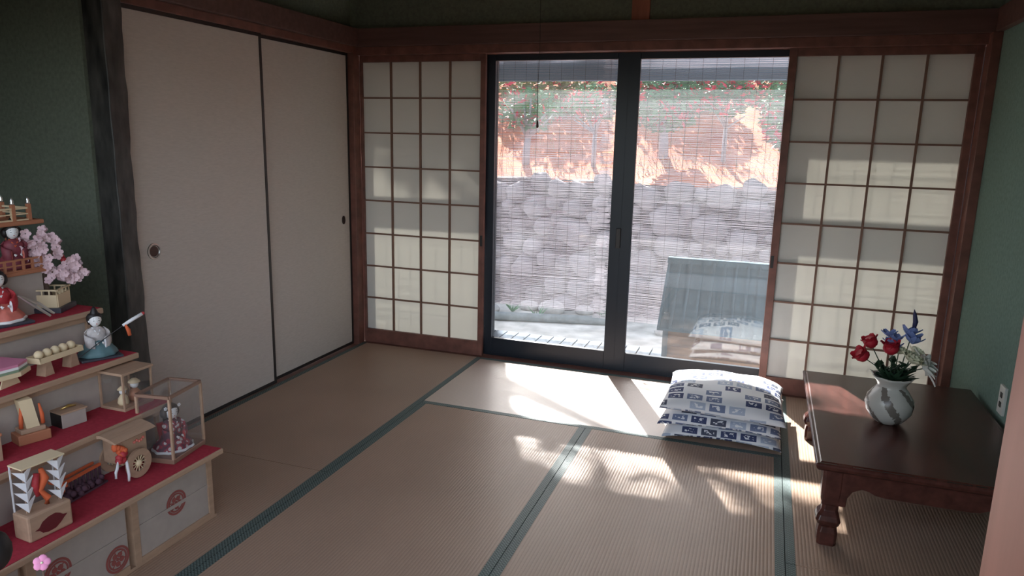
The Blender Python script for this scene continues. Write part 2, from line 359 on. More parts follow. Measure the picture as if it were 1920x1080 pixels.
# timber
struct(MB().box(-0.02, XW, -0.032, 0.03, 1.975, 2.085).build('trim_1', woodh, bevel=.003), 'long dark brown timber rail across the window wall', 'beam')
struct(MB().box(0.0, XW, -0.005, 0.15, 1.925, 1.975).build('trim_2', wood, bevel=.002), 'grooved lintel above the paper screens and glass doors', 'lintel')
struct(MB().box(-0.045, 0.032, -1.86, -0.032, 1.975, 2.085).build('trim_3', woodh, bevel=.003), 'dark brown timber rail over the closet doors', 'beam')
struct(MB().box(-0.085, -0.0, -1.86, -0.03, 1.935, 1.975).build('trim_4', wood, bevel=.002), 'lintel over the closet doors', 'lintel')
struct(MB().box(-0.09, 0.0, -0.045, 0.03, -0.05, 1.975).build('trim_5', wood, bevel=.003), 'brown corner post between closet doors and paper screen', 'post')
struct(MB().box(3.535, XW, -0.06, 0.03, -0.05, 1.975).build('trim_6', wood, bevel=.003), 'brown corner post right of the right paper screen', 'post')
struct(MB().box(1.77, 1.872, 0.015, 0.03, 2.085, 2.45).build('trim_7', woodr, bevel=.002), 'short reddish post on the green wall above the rail', 'post')
struct(MB().box(-0.10, -0.003, -1.86, -0.045, -0.05, -0.006).build('trim_8', wood), 'wooden sill below the closet doors', 'sill')
struct(MB().box(-0.10, XW, 0.003, 0.15, -0.05, 0.0).build('trim_9', wood), 'wooden sill below the paper screens', 'sill')
struct(MB().box(3.545, XW, -3.6, -0.06, 1.975, 2.085).build('trim_10', woodh, bevel=.003), 'dark timber rail on the right wall', 'beam')
struct(MB().box(2.772, 2.90, -3.74, -3.6, -0.05, 2.45).build('trim_11', woodp, bevel=.004), 'out-of-focus reddish brown post in the right foreground', 'post')
# black tokonoma post with an irregular outline
rings = []
random.seed(3)
for i in range(41):
    z = -0.05+2.5*i/40; w = 0.004*math.sin(z*4.2)+0.0025*math.sin(z*17+1)+0.0025*math.sin(z*37)
    b = 0.002*math.sin(z*23+2)
    rings.append([(-0.07, -1.955, z), (0.032+b, -1.955, z), (0.035+b, -1.951, z), (0.036+b*1.5, -1.90+w*.3, z), (0.034, -1.866+w, z), (0.02, -1.856+w, z), (-0.07, -1.862, z)])
struct(MB().loft(rings).build('trim_12', bpost, smooth=False, bevel=.003), 'black wavy-edged polished log post beside the closet doors', 'post')

# ---- tatami mats
def tatami(x0, x1, y0, y1, longy, label):
    t = thing('tatami_mat', label, 'tatami mat', ((x0+x1)/2, (y0+y1)/2, -0.05), group=None)
    g = .0015; b = .034
    if longy:
        MB().box(x0+b, x1-b, y0+g, y1-g, -0.05, 0).build('woven_surface', tat_y, t)
        for a, c in ((x0+g, x0+b), (x1-b, x1-g)): MB().box(a, c, y0+g, y1-g, -0.05, 0.0008).build('cloth_border', heri, t)
    else:
        MB().box(x0+g, x1-g, y0+b, y1-b, -0.05, 0).build('woven_surface', tat_x, t)
        for a, c in ((y0+g, y0+b), (y1-b, y1-g)): MB().box(x0+g, x1-g, a, c, -0.05, 0.0008).build('cloth_border', heri, t)
tatami(0, X1, -1.8, 0, True, 'shaded tan tatami mat along the white closet doors')
tatami(0, X1, -3.6, -1.8, True, 'tatami mat under the tiered doll stand')
tatami(X1, X3, -D, 0, False, 'pale sunlit tatami mat lying crosswise before the glass doors')
tatami(X1, X2, -2.7, -D, True, 'tatami mat in the middle of the floor, left of the centre border')
tatami(X2, X3, -2.7, -D, True, 'tatami mat in front of the cushion stack')
tatami(X3, XW, -1.8, 0, True, 'tatami mat beneath the low table')
tatami(X3, XW, -3.6, -1.8, True, 'tatami mat at the lower right, crossed by the table leg shadow')
tatami(X1, X3, -3.6, -2.7, False, 'tatami mat nearest the viewer at the room threshold')
struct(box('floor_next_room', under, -1.0, 3.75, -6.2, -3.73, -0.05, 0.0))

# ---- fusuma
def fusuma(i, x, y0, y1, hy, hz, big, label):
    z0, z1 = 0.0, 1.935; r = .018
    d = MB().box(x-.018, x, y0+r, y1-r, z0+r, z1-r).build('door_%d' % i, fus)
    struct(d, label, 'sliding door')
    f = MB()
    f.box(x-.02, x+.003, y0, y0+r, z0, z1).box(x-.02, x+.003, y1-r, y1, z0, z1).box(x-.02, x+.003, y0+r, y1-r, z0, z0+r).box(x-.02, x+.003, y0+r, y1-r, z1-r, z1)
    f.build('frame', black, d)
    R = .037 if big else .028
    M = T(x, hy, hz) @ Matrix.Rotation(PI/2, 4, 'Y')
    sx = 1.0; sy = 1.0 if big else .62
    h = MB().lathe([(R, 0), (R, .005), (R*.82, .006), (R*.74, .002), (R*.70, .0015), (0.001, .0012)], 28, M=M, sx=sx, sy=sy).build('finger_pull', steel if big else bronze, d, smooth=False)
    if big: MB().lathe([(R*.68, .0012), (R*.66, .0018), (.001, .0018)], 24, M=M).build('pull_recess', bronze, h)
fusuma(1, -0.045, -0.95, -0.045, -0.135, 0.868, False, 'far closet sliding door with small dark oval pull')
fusuma(2, -0.015, -1.86, -0.932, -1.745, 0.885, True, 'near closet sliding door with round metal pull')

# ---- shoji
def shoji(i, xa, xb, px0, px1, pull, label):
    z0, z1 = 0.0, 1.925; pz0, pz1 = .096, 1.884; y0, y1 = .03, .058
    d = MB().box(px0-.004, px1+.004, .050, .0515, pz0-.004, pz1+.004).build('door_%d' % i, paper); struct(d, label, 'paper screen')
    f = MB().box(xa, px0, y0, y1, z0, z1).box(px1, xb, y0, y1, z0, z1).box(px0, px1, y0, y1, z0, pz0).box(px0, px1, y0, y1, pz1, z1)
    f.build('frame', wood, d, bevel=.0015)
    k = MB(); w = .0055
    for j in range(1, 4):
        x = px0+(px1-px0)*j/4; k.box(x-w, x+w, .034, .0495, pz0, pz1)
    for j in range(1, 8):
        z = pz0+(pz1-pz0)*j/8; k.box(px0, px1, .036, .0495, z-w*.9, z+w*.9)
    k.build('lattice', kumiko, d)
    MB().box(pull-.008, pull+.008, .0285, .031, .735, .805).build('finger_pull', black, d)
shoji(3, -0.002, 0.885, 0.0156, 0.8517, 0.870, 'left white paper lattice screen')
shoji(4, 2.628, 3.533, 2.669, 3.495, 2.641, 'right white paper lattice screen behind the low table')

# ---- glass sliding doors
def sash(i, x0, x1, y, label, a=.055, b=.055):
    d = MB()
    d.box(x0, x0+a, y, y+.028, .0, 1.925).box(x1-b, x1, y, y+.028, .0, 1.925).box(x0+a, x1-b, y, y+.028, .0, .118).box(x0+a, x1-b, y, y+.028, 1.888, 1.925)
    w = d.build('window_%d' % i, alu, bevel=.002); struct(w, label, 'glass door')
    MB().box(x0+a-.004, x1-b+.004, y+.012, y+.015, .114, 1.892).build('pane', glass, w)
    return w
sash(1, -0.02, 0.93, .120, 'glass door hidden behind the left paper screen')
sash(2, 0.835, 1.763, .085, 'left black-framed glass sliding door', .095, .07)
w3 = sash(3, 1.758, 2.71, .085, 'right black-framed glass sliding door', .068, .055)
sash(4, 2.68, 3.58, .120, 'glass door hidden behind the right paper screen')
MB().box(1.735, 1.763, .072, .085, .78, .90).build('lock', black, w3, bevel=.003)
struct(MB().box(-.02, 3.58, .078, .15, .0005, .006).build('trim_13', alu), None, None)

# ================================================================== OUTSIDE
struct(MB().box(-14, 18, 0.2, 3.6, -0.6, -0.4).build('ground', gravel), 'pale gravel yard below the deck', 'ground')
dk = MB()
x = -2.0
while x < 6.0:
    dk.box(x, x+.088, .17, 1.04, -.125, -.10); x += .097
dk.box(-2, 6, .17, .22, -.40, -.125).box(-2, 6, .98, 1.03, -.40, -.125)
struct(dk.build('deck', deckm), 'grey board deck outside the glass doors', 'deck')
# eave and beam of the terrace cover
struct(MB().prism([(0.15, 2.56), (1.20, 2.34), (1.20, 2.38), (0.15, 2.64)], 'x', -3, 7).build('eave', beamm), 'roof eave above the deck', 'roof')
bmn = MB().box(-3, 7, 1.19, 1.26, 1.855, 2.012)
struct(bmn.build('terrace_beam', beamm, bevel=.004), 'blue-grey beam across the top of the view outside', 'beam')
for x in (-1.6, 4.9): struct(MB().box(x-.04, x+.04, 1.19, 1.26, -.4, 1.855).build('terrace_post', beamm))

def blind(x0, x1, y, zb0, zb1, ztop, label):
    t = thing('reed_blind', label, 'blind', ((x0+x1)/2, y, min(zb0, zb1)), group=None)
    m = MB(); n = 290; seg = 10
    for i in range(n):
        f0 = i/(n-1); r = random.uniform(.0012, .0021); ph = random.uniform(0, 6.28); am = random.uniform(.0006, .0022)
        xa = x0+random.uniform(-.012, .006); xb = x1+random.uniform(-.01, .016); pts = []
        for k in range(seg+1):
            q = k/seg; x = xa+(xb-xa)*q; zb = zb0+(zb1-zb0)*q
            z = zb+(ztop-zb)*f0+am*math.sin(q*9+ph)+random.uniform(-.0004, .0004)
            pts.append((x, y+.004*math.sin(x*6), z))
        rings = [[(p[0], p[1]+r, p[2]), (p[0], p[1], p[2]+r), (p[0], p[1]-r, p[2]), (p[0], p[1], p[2]-r)] for p in pts]
        m.loft(rings)
    m.build('reed_slats', reed, t)
    th = MB(); x = x0+.05
    while x < x1-.02:
        zb = zb0+(zb1-zb0)*(x-x0)/(x1-x0); yy = y+.004*math.sin(x*6)
        for s in (-1, 1): th.tube([(x+random.uniform(-.002, .002), yy+s*.003, zb-.004+(ztop-zb)*k/8) for k in range(9)], .0008, 4)
        x += .092
    th.build('twine', twine, t)
    return t
random.seed(11)
blind(-1.3, 1.455, 1.16, .07, .105, 2.346, 'left hanging reed blind behind the left glass door')
blind(1.39, 3.9, 1.10, .075, .06, 2.36, 'right hanging reed blind behind the right glass door')

# shed
sh = thing('storage_shed', 'low wooden storage box with blue-grey ribbed roof on the deck', 'shed', (2.45, .8, -.10))
MB().prism([(.66, -.095), (.98, -.095), (.98, .49), (.66, .185)], 'x', 2.0, 2.98).build('board_wall', shedw, sh)
sl = MB()
for k in range(5): sl.box(2.035, 2.93, .652, .66, -.08+k*.062, -.08+k*.062+.055)
sl.build('siding_boards', shedw, sh)
for x in (1.985, 2.955): MB().box(x, x+.035, .645, .68, -.10, .27).build('corner_post', shedd, sh)
rf = MB().prism([(.60, .155), (1.0, .545), (1.0, .575), (.59, .172)], 'x', 1.95, 3.02)
rfo = rf.build('roof_panel', roofm, sh)
rb = MB(); k = 0
x = 1.955
while x < 3.01:
    rb.prism([(.586, .168), (1.0, .575), (1.0, .600), (.580, .196)], 'x', x, x+.016); x += .078
rb.build('roof_ribs', roofm, rfo)
MB().box(1.945, 3.03, .985, 1.05, .56, .605).build('ridge_cap', roofm, sh, bevel=.006)
for k in range(4): pass

# stone retaining wall: battered face, one mortared mass
random.seed(21)
sw = MB()
def yface(z): return 3.25+(z+.4)*.16
pts = []
tries = 0
while tries < 9000:
    tries += 1
    x = random.uniform(-5.5, 8.5); z = random.uniform(-.45, .98); s = random.choice((.10, .13, .16, .2)) if tries < 3000 else random.choice((.06, .08, .11))
    if z+s > 1.08: continue
    if all(((x-a)/1.18)**2+(z-b)**2 > ((s+c)*.89)**2 for a, b, c in pts): pts.append((x, z, s))
for (x, z, s) in pts:
    M = T(x, yface(z)+.04, z, 0, random.uniform(-.5, .5), random.uniform(-.12, .12))
    ex = random.uniform(2.1, 2.8); rings = []; n, mm = 14, 8
    for i in range(mm+1):
        t = max(.06, min(PI-.06, PI*i/mm)); rg = []
        for j in range(n):
            a = 2*PI*j/n; cx, cy, cz = math.sin(t)*math.cos(a), math.sin(t)*math.sin(a), math.cos(t)
            L = (abs(cx)**ex+abs(cy)**ex+abs(cz)**ex)**(-1/ex)
            j_ = 1+.09*math.sin(5*cx+x*9)+.08*math.sin(6*cz+z*13)
            rg.append((cx*L*s*1.2*j_, cy*L*(.09+s*.55), cz*L*s*.98*j_))
        rings.append(rg)
    sw.loft(rings, M=M)
sw.build('stone_retaining_wall', stone, smooth=True)
so = bpy.data.objects['stone_retaining_wall']; struct(so, 'rough fieldstone retaining wall beyond the blinds', 'stone wall')
MB().prism([(3.325, -.45), (3.555, .98), (3.95, .98), (3.95, -.45)], 'x', -6, 9).build('mortar_backing', mortar, so)

# earth bank behind it
hl = MB(); nx, ny = 70, 26
vs = []; fs = []
for j in range(ny):
    for i in range(nx):
        x = -10+24*i/(nx-1); y = 3.5+11*j/(ny-1)
        z = .98+.02+max(0, (y-3.9))*.42+.07*math.sin(x*2.1+y)+.05*math.sin(x*5+y*3)*(j > 0)
        if j == 0: z = .97
        vs.append((x, y, z))
for j in range(ny-1):
    for i in range(nx-1): a = j*nx+i; fs.append((a, a+1, a+nx+1, a+nx))
hl.add(vs, fs); struct(hl.build('hillside', earth, smooth=True), 'red earth bank above the stone wall', 'hillside')
def bankz(x, y): return 1.0+max(0, (y-3.9))*.42+.07*math.sin(x*2.1+y)+.05*math.sin(x*5+y*3)

def leaves(mb, c, R, n, size, drop=0):
    for _ in range(n):
        while True:
            p = Vector((random.uniform(-1, 1), random.uniform(-1, 1), random.uniform(-1, 1)))
            if .25 < p.length < 1: break
        q = Vector((c[0]+p.x*R[0], c[1]+p.y*R[1], c[2]+p.z*R[2]))
        M = Matrix.Translation(q) @ Euler((random.uniform(-1.2, 1.2), random.uniform(-1.2, 1.2), random.uniform(0, 6.28))).to_matrix().to_4x4()
        s = size*random.uniform(.7, 1.3)
        mb.add([(0, -s, 0), (s*.42, 0, s*.12), (0, s, 0), (-s*.42, 0, s*.12)], [(0, 1, 2), (0, 2, 3)], M)
def tree(x, y, h, r, crown, dens, label, red, lean=0, cat='tree', green_m=f_green):
    zb = bankz(x, y)-.05; t = thing('young_tree', label, cat, (x, y, zb))
    tk = MB().tube([(x, y, zb), (x+lean*.3, y, zb+h*.4), (x+lean*.7, y+.02, zb+h*.75), (x+lean, y, zb+h)], [r, r*.9, r*.7, r*.4], 8)
    for k in range(5):
        a = random.uniform(0, 6.28); tk.tube([(x+lean*.6, y, zb+h*.6), (x+lean+math.cos(a)*crown[0]*.7, y+math.sin(a)*crown[1]*.5, zb+h*.9+random.uniform(-.1, .3))], [r*.5, r*.2], 6)
    tk.build('trunk', trunkm, t, smooth=True)
    m = MB(); leaves(m, (x+lean, y, zb+h+crown[2]*.3), crown, dens, .05); f = m.build('foliage', green_m, t)
    if red:
        m = MB(); leaves(m, (x+lean, y-.03, zb+h+crown[2]*.35), crown, int(dens*red), .045); m.build('red_leaves', f_red, f)
random.seed(5)
tree(-.27, 4.35, .62, .05, (.42, .4, .26), 420, 'leftmost pale trunk tree on the bank', .15, .03)
tree(.60, 4.3, .72, .032, (.38, .35, .22), 380, 'slim pale trunk just left of the middle door frame', .35, 0)
tree(1.42, 4.3, .55, .06, (.45, .4, .36), 1300, 'leafy tree right of the middle door frame', .25, -.03)
tree(2.08, 4.4, .72, .028, (.30, .35, .24), 520, 'slim trunk tree right of centre on the bank', .45, 0)
tree(2.75, 4.35, .50, .03, (.32, .4, .42), 900, 'dense bushy tree at the right end of the bank', .3, 0)
tree(-3.0, 4.5, .7, .05, (.5, .4, .4), 500, 'tree beyond the left paper screen', .1, 0)
tree(4.1, 4.5, .7, .05, (.6, .4, .4), 500, 'tree beyond the right paper screen', .1, 0)
def added_shade_tree(x, y, h, label):  # unseen tree, added so its crown weakens the sun patch deeper in the room
    zb = bankz(x, y)-.05; t = thing('added_shade_tree', label, 'tree', (x, y, zb))
    tk = MB().tube([(x, y, zb), (x+.05, y, zb+h*.5), (x, y, zb+h)], [.13, .10, .05], 10)
    for k in range(9):
        a = k*.7; tk.tube([(x, y, zb+h*(.62+.03*k)), (x+math.cos(a)*1.5, y+math.sin(a)*.5, zb+h*.85+.1*k)], [.045, .012], 6)
    tk.build('trunk', trunkm, t, smooth=True)
    m = MB(); leaves(m, (x, y, zb+h*.93), (2.3, .8, .75), 2200, .11); m.build('foliage', f_green, t)
added_shade_tree(-1.75, 6.0, 5.7, 'added unseen tree whose crown dims the sun entering the room')
def bush(x, y, R, n, mt, label, red=0, name='shrub', cat='shrub'):
    zb = bankz(x, y); t = thing(name, label, cat, (x, y, zb-.05))
    m = MB(); leaves(m, (x, y, zb+R[2]*.6), R, n, .06); f = m.build('foliage', mt, t)
    st = MB()
    for k in range(5): a = k*1.26; st.tube([(x, y, zb-.05), (x+math.cos(a)*R[0]*.5, y+math.sin(a)*R[1]*.5, zb+R[2]*.8)], .012, 5)
    st.build('stem', bark, t)
    if red: m = MB(); leaves(m, (x, y-.05, zb+R[2]*.7), R, int(n*red), .055); m.build('red_leaves', f_red, f)
bush(-2.3, 5.9, (.9, .4, .42), 1100, f_olive, 'olive hedge shrub behind the left screen', .05)
bush(-.45, 5.9, (.85, .4, .42), 1300, f_olive, 'olive green shrub high on the bank at left', .12)
bush(1.25, 5.9, (.8, .4, .42), 1400, f_green, 'green shrub with red tips high on the bank in the middle', .4)
bush(2.95, 5.9, (.8, .4, .45), 1400, f_green, 'red and green shrub high on the bank at right', .5)
bush(4.7, 5.9, (.8, .4, .45), 900, f_green, 'shrub on the bank beyond the right screen', .2)
bush(-2.6, 9.0, (2.9, .8, 1.0), 1500, f_olive, 'tall hedge on the hilltop at left')
bush(4.2, 9.0, (3.2, .8, 1.0), 1500, f_green, 'tall hedge on the hilltop at right')
random.seed(8)
g = MB()
for _ in range(1700):
    x = random.uniform(-3.5, 6.5); y = random.uniform(3.95, 5.4) if random.random() < .6 else random.uniform(3.92, 4.2); zb = bankz(x, y)
    a = random.uniform(0, 6.28); h = random.uniform(.05, .16); dx, dy = math.cos(a)*.006, math.sin(a)*.006; l = random.uniform(-.06, .06)
    g.add([(x-dx, y-dy, zb-.02), (x+dx, y+dy, zb-.02), (x+l, y+random.uniform(-.03, .03), zb+h)], [(0, 1, 2)])
go = g.build('dry_grass', f_straw); tag(go, 'dry straw-coloured grass along the top of the stone wall', 'grass', kind='stuff')
tag(MB().tube([(-1.2, 2.35, -.36), (.1, 2.45, -.355), (1.3, 2.75, -.36)], .045, 8).build('garden_edging', curbm, smooth=True), 'long grey edging log lying on the gravel yard', 'edging')
random.seed(14)
rocks = [(.25, 3.02, .09, 'pale rock at the foot of the wall, leftmost'), (.52, 2.98, .12, 'largest pale rock at the foot of the stone wall'), (.85, 3.08, .08, 'pale rock between two others below the left blind'),
         (-.1, 2.8, .07, 'small pale rock beside the weeds below the left blind'), (1.75, 2.55, .06, 'small rock on the sunlit yard left of the shed')]
for (x, y, s, lb) in rocks:
    tag(MB().ball((x, y, -.4+s*.45), s*1.3, s, s*.7, 10, 7, jit=.12).build('garden_rock', rockm, smooth=True), lb, 'rock')
for (x, y, lb) in ((.12, 2.85, 'green weed tuft at lower left outside the glass'), (.45, 2.7, 'green weed tuft by the edging log'), (1.1, 2.95, 'green weed tuft under the middle of the blinds')):
    m = MB()
    for k in range(26):
        a = random.uniform(0, 6.28); l = random.uniform(.05, .14); w = .008
        m.add([(x-w, y, -.4), (x+w, y, -.4), (x+math.cos(a)*l, y+math.sin(a)*l, -.4+l*random.uniform(.7, 1.3))], [(0, 1, 2)])
    tag(m.build('weed_tuft', f_green), lb, 'weed')

# ================================================================== ZABUTON
def cushion(z, h, seed, sx, sy, rz, label, cx=2.465, cy=-.595):
    random.seed(seed); n = 34; a, b = .292*sx, .285*sy; vs = []; uv = []; fs = []
    ph = [random.uniform(0, 6) for _ in range(6)]
    for side in (1, -1):
        for j in range(n+1):
            for i in range(n+1):
                u = -1+2*i/n; v = -1+2*j/n; u = math.copysign(1-(1-abs(u))**1.25, u); v = math.copysign(1-(1-abs(v))**1.25, v)
                ox = a*u*(1-.05*(1-v*v)); oy = b*v*(1-.05*(1-u*u))
                t = ((1-abs(u)**3.2)*(1-abs(v)**3.2))**.5
                wr = .0035*math.sin(u*7+ph[0]+v*2)+.003*math.sin(v*8+ph[1]-u*3)+.002*math.sin(15*u*v+ph[2])
                zz = (side*h*.5+h*.2)*t-h*.2+wr*t*(side > 0)+.010*math.sin(u*2+ph[3])*(1-t)-.012*(abs(u*v)**3)
                vs.append((ox, oy, h*.5+zz)); uv.append(((ox+.4)*1.0+seed*.37+(0 if side > 0 else .11), oy+.4+seed*.21+(zz*1.0)*side))
    q = (n+1)*(n+1)
    for s_ in (0, 1):
        for j in range(n):
            for i in range(n):
                k = s_*q+j*(n+1)+i; f = (k, k+1, k+n+2, k+n+1); fs.append(f if s_ == 0 else f[::-1])
    me = bpy.data.meshes.new('floor_cushion'); me.from_pydata(vs, [], fs); ul = me.uv_layers.new(name='UVMap')
    for l in me.loops: ul.data[l.index].uv = uv[l.vertex_index]
    bm = bmesh.new(); bm.from_mesh(me); bmesh.ops.remove_doubles(bm, verts=bm.verts, dist=.0004); bmesh.ops.recalc_face_normals(bm, faces=bm.faces); bm.to_mesh(me); bm.free()
    me.materials.append(zab)
    for p in me.polygons: p.use_smooth = True
    o = bpy.data.objects.new('floor_cushion', me); COL.objects.link(o); o.location = (cx, cy, z); o.rotation_euler = (0, 0, rz)
    tag(o, label, 'cushion', 'patchwork floor cushions in a stack')
cushion(.002, .085, 1, .95, .98, .03, 'bottom floor cushion of the blue and white stack')
cushion(.064, .085, 2, .98, 1.0, -.035, 'middle floor cushion of the blue and white stack')
cushion(.124, .118, 3, 1.0, 1.02, .01, 'top puffy floor cushion of the stack, glaring in the sun')

# ================================================================== LOW TABLE
TX0, TX1, TY0, TY1, TZ = 2.825, 3.555, -1.665, -.535, .33
tb = thing('low_table', 'dark red-brown lacquered low table with carved legs', 'table', ((TX0+TX1)/2, (TY0+TY1)/2, 0))
def rect(m, d, z): return [(TX0+d, TY0+d, z), (TX1-d, TY0+d, z), (TX1-d, TY1-d, z), (TX0+d, TY1-d, z)]
MB().loft([rect(0, .030, .295), rect(0, .012, .298), rect(0, .004, .306), rect(0, 0.0, .316), rect(0, .0, .322), rect(0, .004, .327), rect(0, .014, .3275), rect(0, .018, .330)]).build('tabletop', tablew, tb, bevel=.0015)
# aprons with arched ends
def apron_poly(L):
    w = .075; pts = [(0, .295), (L, .295)]
    def arch(x0, s): return [(x0+s*(w+.005), .16), (x0+s*(w+.007), .195), (x0+s*(w+.022), .222), (x0+s*(w+.05), .237), (x0+s*(w+.075), .232), (x0+s*(w+.095), .222), (x0+s*(w+.13), .218)]
    pts += [(L, .16)]+arch(L, -1)+arch(0, 1)[::-1]+[(0, .16)]
    return pts
in_ = .035
ap = []
L = TX1-TX0-2*in_; p = [(a+TX0+in_, z) for a, z in apron_poly(L)]
for y in (TY0+in_, TY1-in_-.02): MB().prism(p, 'y', y, y+.02).build('apron', tablew, tb, bevel=.003)
L = TY1-TY0-2*in_-.04; p = [(a+TY0+in_+.02, z) for a, z in apron_poly(L)]
for x in (TX0+in_, TX1-in_-.02): MB().prism(p, 'x', x, x+.02).build('apron', tablew, tb, bevel=.003)
def leg(cx, cy, sx, sy):
    prof = [(0, .032, 0), (.012, .034, 0), (.05, .034, 0), (.072, .030, 0), (.082, .036, .001), (.10, .042, .003), (.118, .037, .003), (.135, .028, .0), (.155, .028, -.001), (.175, .034, 0), (.21, .036, 0), (.294, .036, 0)]
    rings = []
    for z, w, off in prof:
        c = .010; o_ = off
        q = [(-w+c, -w), (w-c, -w), (w, -w+c), (w, w-c), (w-c, w), (-w+c, w), (-w, w-c), (-w, -w+c)]
        rings.append([(cx+a+sx*o_, cy+b+sy*o_, z) for a, b in q])
    MB().loft(rings).build('leg', tablew, tb, bevel=.002)
e_ = in_+.0335
leg(TX0+e_-.002, TY0+e_, -1, -1); leg(TX1-e_, TY0+e_, 1, -1); leg(TX0+e_-.002, TY1-e_, -1, 1); leg(TX1-e_, TY1-e_, 1, 1)

# ---- vase and flowers
VX, VY = 3.118, -1.145
vs_ = thing('flower_vase', 'white glazed vase with swirling grey bands on the low table', 'vase', (VX, VY, TZ))
rings = []
for k, (r, z) in enumerate([(.036, 0), (.045, .004), (.066, .022), (.084, .052), (.089, .080), (.083, .108), (.067, .132), (.054, .148), (.052, .157), (.058, .170), (.070, .186), (.078, .196), (.074, .197), (.062, .182), (.050, .165), (.046, .150)]):
    rg = []
    for j in range(60):
        a = 2*PI*j/60; q = r*(1+.025*math.cos(10*a+z*42*2)*(0.02 < z < .15)+.05*math.cos(7*a)*(z > .178))
        rg.append((q*math.cos(a), q*math.sin(a), z))
    rings.append(rg)
MB().loft(rings).build('body', vasem, vs_, smooth=True, world=False)
random.seed(31)
Rv = M3 @ Vector((1, 0, 0))
def petals(mb, c, n, L, w, tilt, up, twist=0, curl=.3):
    for k in range(n):
        a = 2*PI*k/n+twist
        M = Matrix.Translation(c) @ Matrix.Rotation(a, 4, 'Z') @ Matrix.Rotation(-tilt, 4, 'Y')
        rows = []
        for i in range(5):
            t = i/4; ww = w*math.sin(PI*(.15+.8*t)); x = L*t; z = curl*L*t*t
            rows.append([(x, -ww, z+up), (x, 0, z-.12*w+up), (x, ww, z+up)])
        mb.loft(rows, closed=False, cap=False, M=M)
def flower(kind, dx, dy, dz, label, group, sc=1.0):
    """dx: along picture right, dy: depth, dz: height above the table"""
    sc *= 1.5; base = Vector((VX, VY, TZ+.10)); tip = Vector((VX, VY, TZ+dz)) + Vector((rr.x, rr.y, 0)).normalized()*dx + Vector((-rr.y, rr.x, 0)).normalized()*dy
    t = thing({'rose': 'rose', 'blue': 'delphinium', 'bud': 'delphinium', 'cream': 'carnation', 'white': 'lily'}[kind], label, 'flower', base, group=group)
    mid = Vector((VX, VY, TZ+.19))+(tip-base)*.12; mid.z = TZ+.195; mid.x = VX+(tip.x-VX)*.45; mid.y = VY+(tip.y-VY)*.45
    h = (mid-Vector((VX, VY, mid.z)))
    if h.length > .035: h = h.normalized()*.035; mid = Vector((VX, VY, mid.z))+h
    MB().tube([base+(tip-base)*0, mid, (mid+tip)/2+Vector((0, 0, .008)), tip], .0022, 6).build('stem', leafm, t, smooth=True)
    d = (tip-mid).normalized(); R = d.to_track_quat('Z', 'Y').to_matrix().to_4x4(); m = MB()
    M0 = Matrix.Translation(tip) @ R
    m.M = None
    def pet(n, L, w, tilt, up, tw=0, curl=.3):
        for k in range(n):
            a = 2*PI*k/n+tw; M = M0 @ Matrix.Rotation(a, 4, 'Z') @ Matrix.Rotation(-tilt, 4, 'Y'); rows = []
            for i in range(6):
                q = i/5; ww = w*math.sin(PI*(.15+.75*q)); rows.append([(L*q, -ww, curl*L*q*q+up), (L*q, 0, curl*L*q*q-.25*w+up), (L*q, ww, curl*L*q*q+up)])
            m.loft(rows, closed=False, cap=False, M=M)
    if kind == 'rose':
        m.loft([[(M0 @ Vector((r*math.cos(2*PI*j/12)*(1+.08*math.sin(3*j)), r*math.sin(2*PI*j/12)*(1+.08*math.cos(3*j)), z))) for j in range(12)] for r, z in [(.004, 0), (.014*sc, .008), (.019*sc, .022), (.017*sc, .036), (.010*sc, .044), (.003, .040)]])
        pet(5, .040*sc, .016*sc, 1.25, 0, 0, -.25); pet(5, .036*sc, .014*sc, 1.35, .002, .6, -.2)
        fl = m.build('bloom', rosem, t, smooth=True)
        c = MB()
        for k in range(5):
            a = 2*PI*k/5; M = M0 @ Matrix.Rotation(a, 4, 'Z') @ Matrix.Rotation(-.6, 4, 'Y'); c.add([(0, -.003, 0), (0, .003, 0), (.02, 0, 0)], [(0, 1, 2)], M)
        c.build('sepals', leafm, fl)
    elif kind in ('blue', 'bud'):
        for lv in range(4 if kind == 'blue' else 3):
            M0_ = M0; M0 = M0 @ Matrix.Translation((random.uniform(-.012, .012), random.uniform(-.012, .012), -.02+lv*.016))
            pet(5, .026*sc, .010*sc, .5, 0, lv*.7, .2); M0 = M0_
        m.build('bloom', bluem, t, smooth=False)
        if kind == 'bud': MB().tube([tip+d*.03, tip+d*.055+Vector((0, 0, .01)), tip+d*.04+Vector((-.004, 0, .055)), tip+d*.03+Vector((-.006, 0, .085))], [.006, .010, .007, .001], 7).build('bud_spike', navym, t, smooth=True)
    elif kind == 'cream':
        for lv in range(4): pet(7-lv, .026*sc*(1-.13*lv), .011*sc, .25+.3*lv, .002, lv*.5, .25)
        m.build('bloom', creamp, t)
    else:
        pet(6, .048*sc, .010*sc, .35, 0, .3, -.25); pet(5, .034*sc, .009*sc, .7, .003, .9, -.2)
        m.build('bloom', whitepet, t)
    l = MB()
    for k in range(3):
        a = random.uniform(0, 6.28); q = mid+(tip-mid)*random.uniform(.05, .5); M = Matrix.Translation(q) @ Matrix.Rotation(a, 4, 'Z') @ Matrix.Rotation(random.uniform(-1.0, -.3), 4, 'Y')
        Lf = .045; l.add([(0, 0, 0), (Lf*.4, -.014, .002), (Lf, 0, -.004), (Lf*.4, .014, .002), (Lf*.5, 0, -.003)], [(0, 1, 4), (1, 2, 4), (2, 3, 4), (3, 0, 4)], M)
    l.build('leaf', leafm, t)
G = 'artificial flowers in the white vase'
flower('rose', -.115, .0, .262, 'red rosebud leaning furthest left, the lower of two', G, 1.0)
flower('rose', -.085, .02, .305, 'red rosebud, higher one on the left of the bouquet', G, .95)
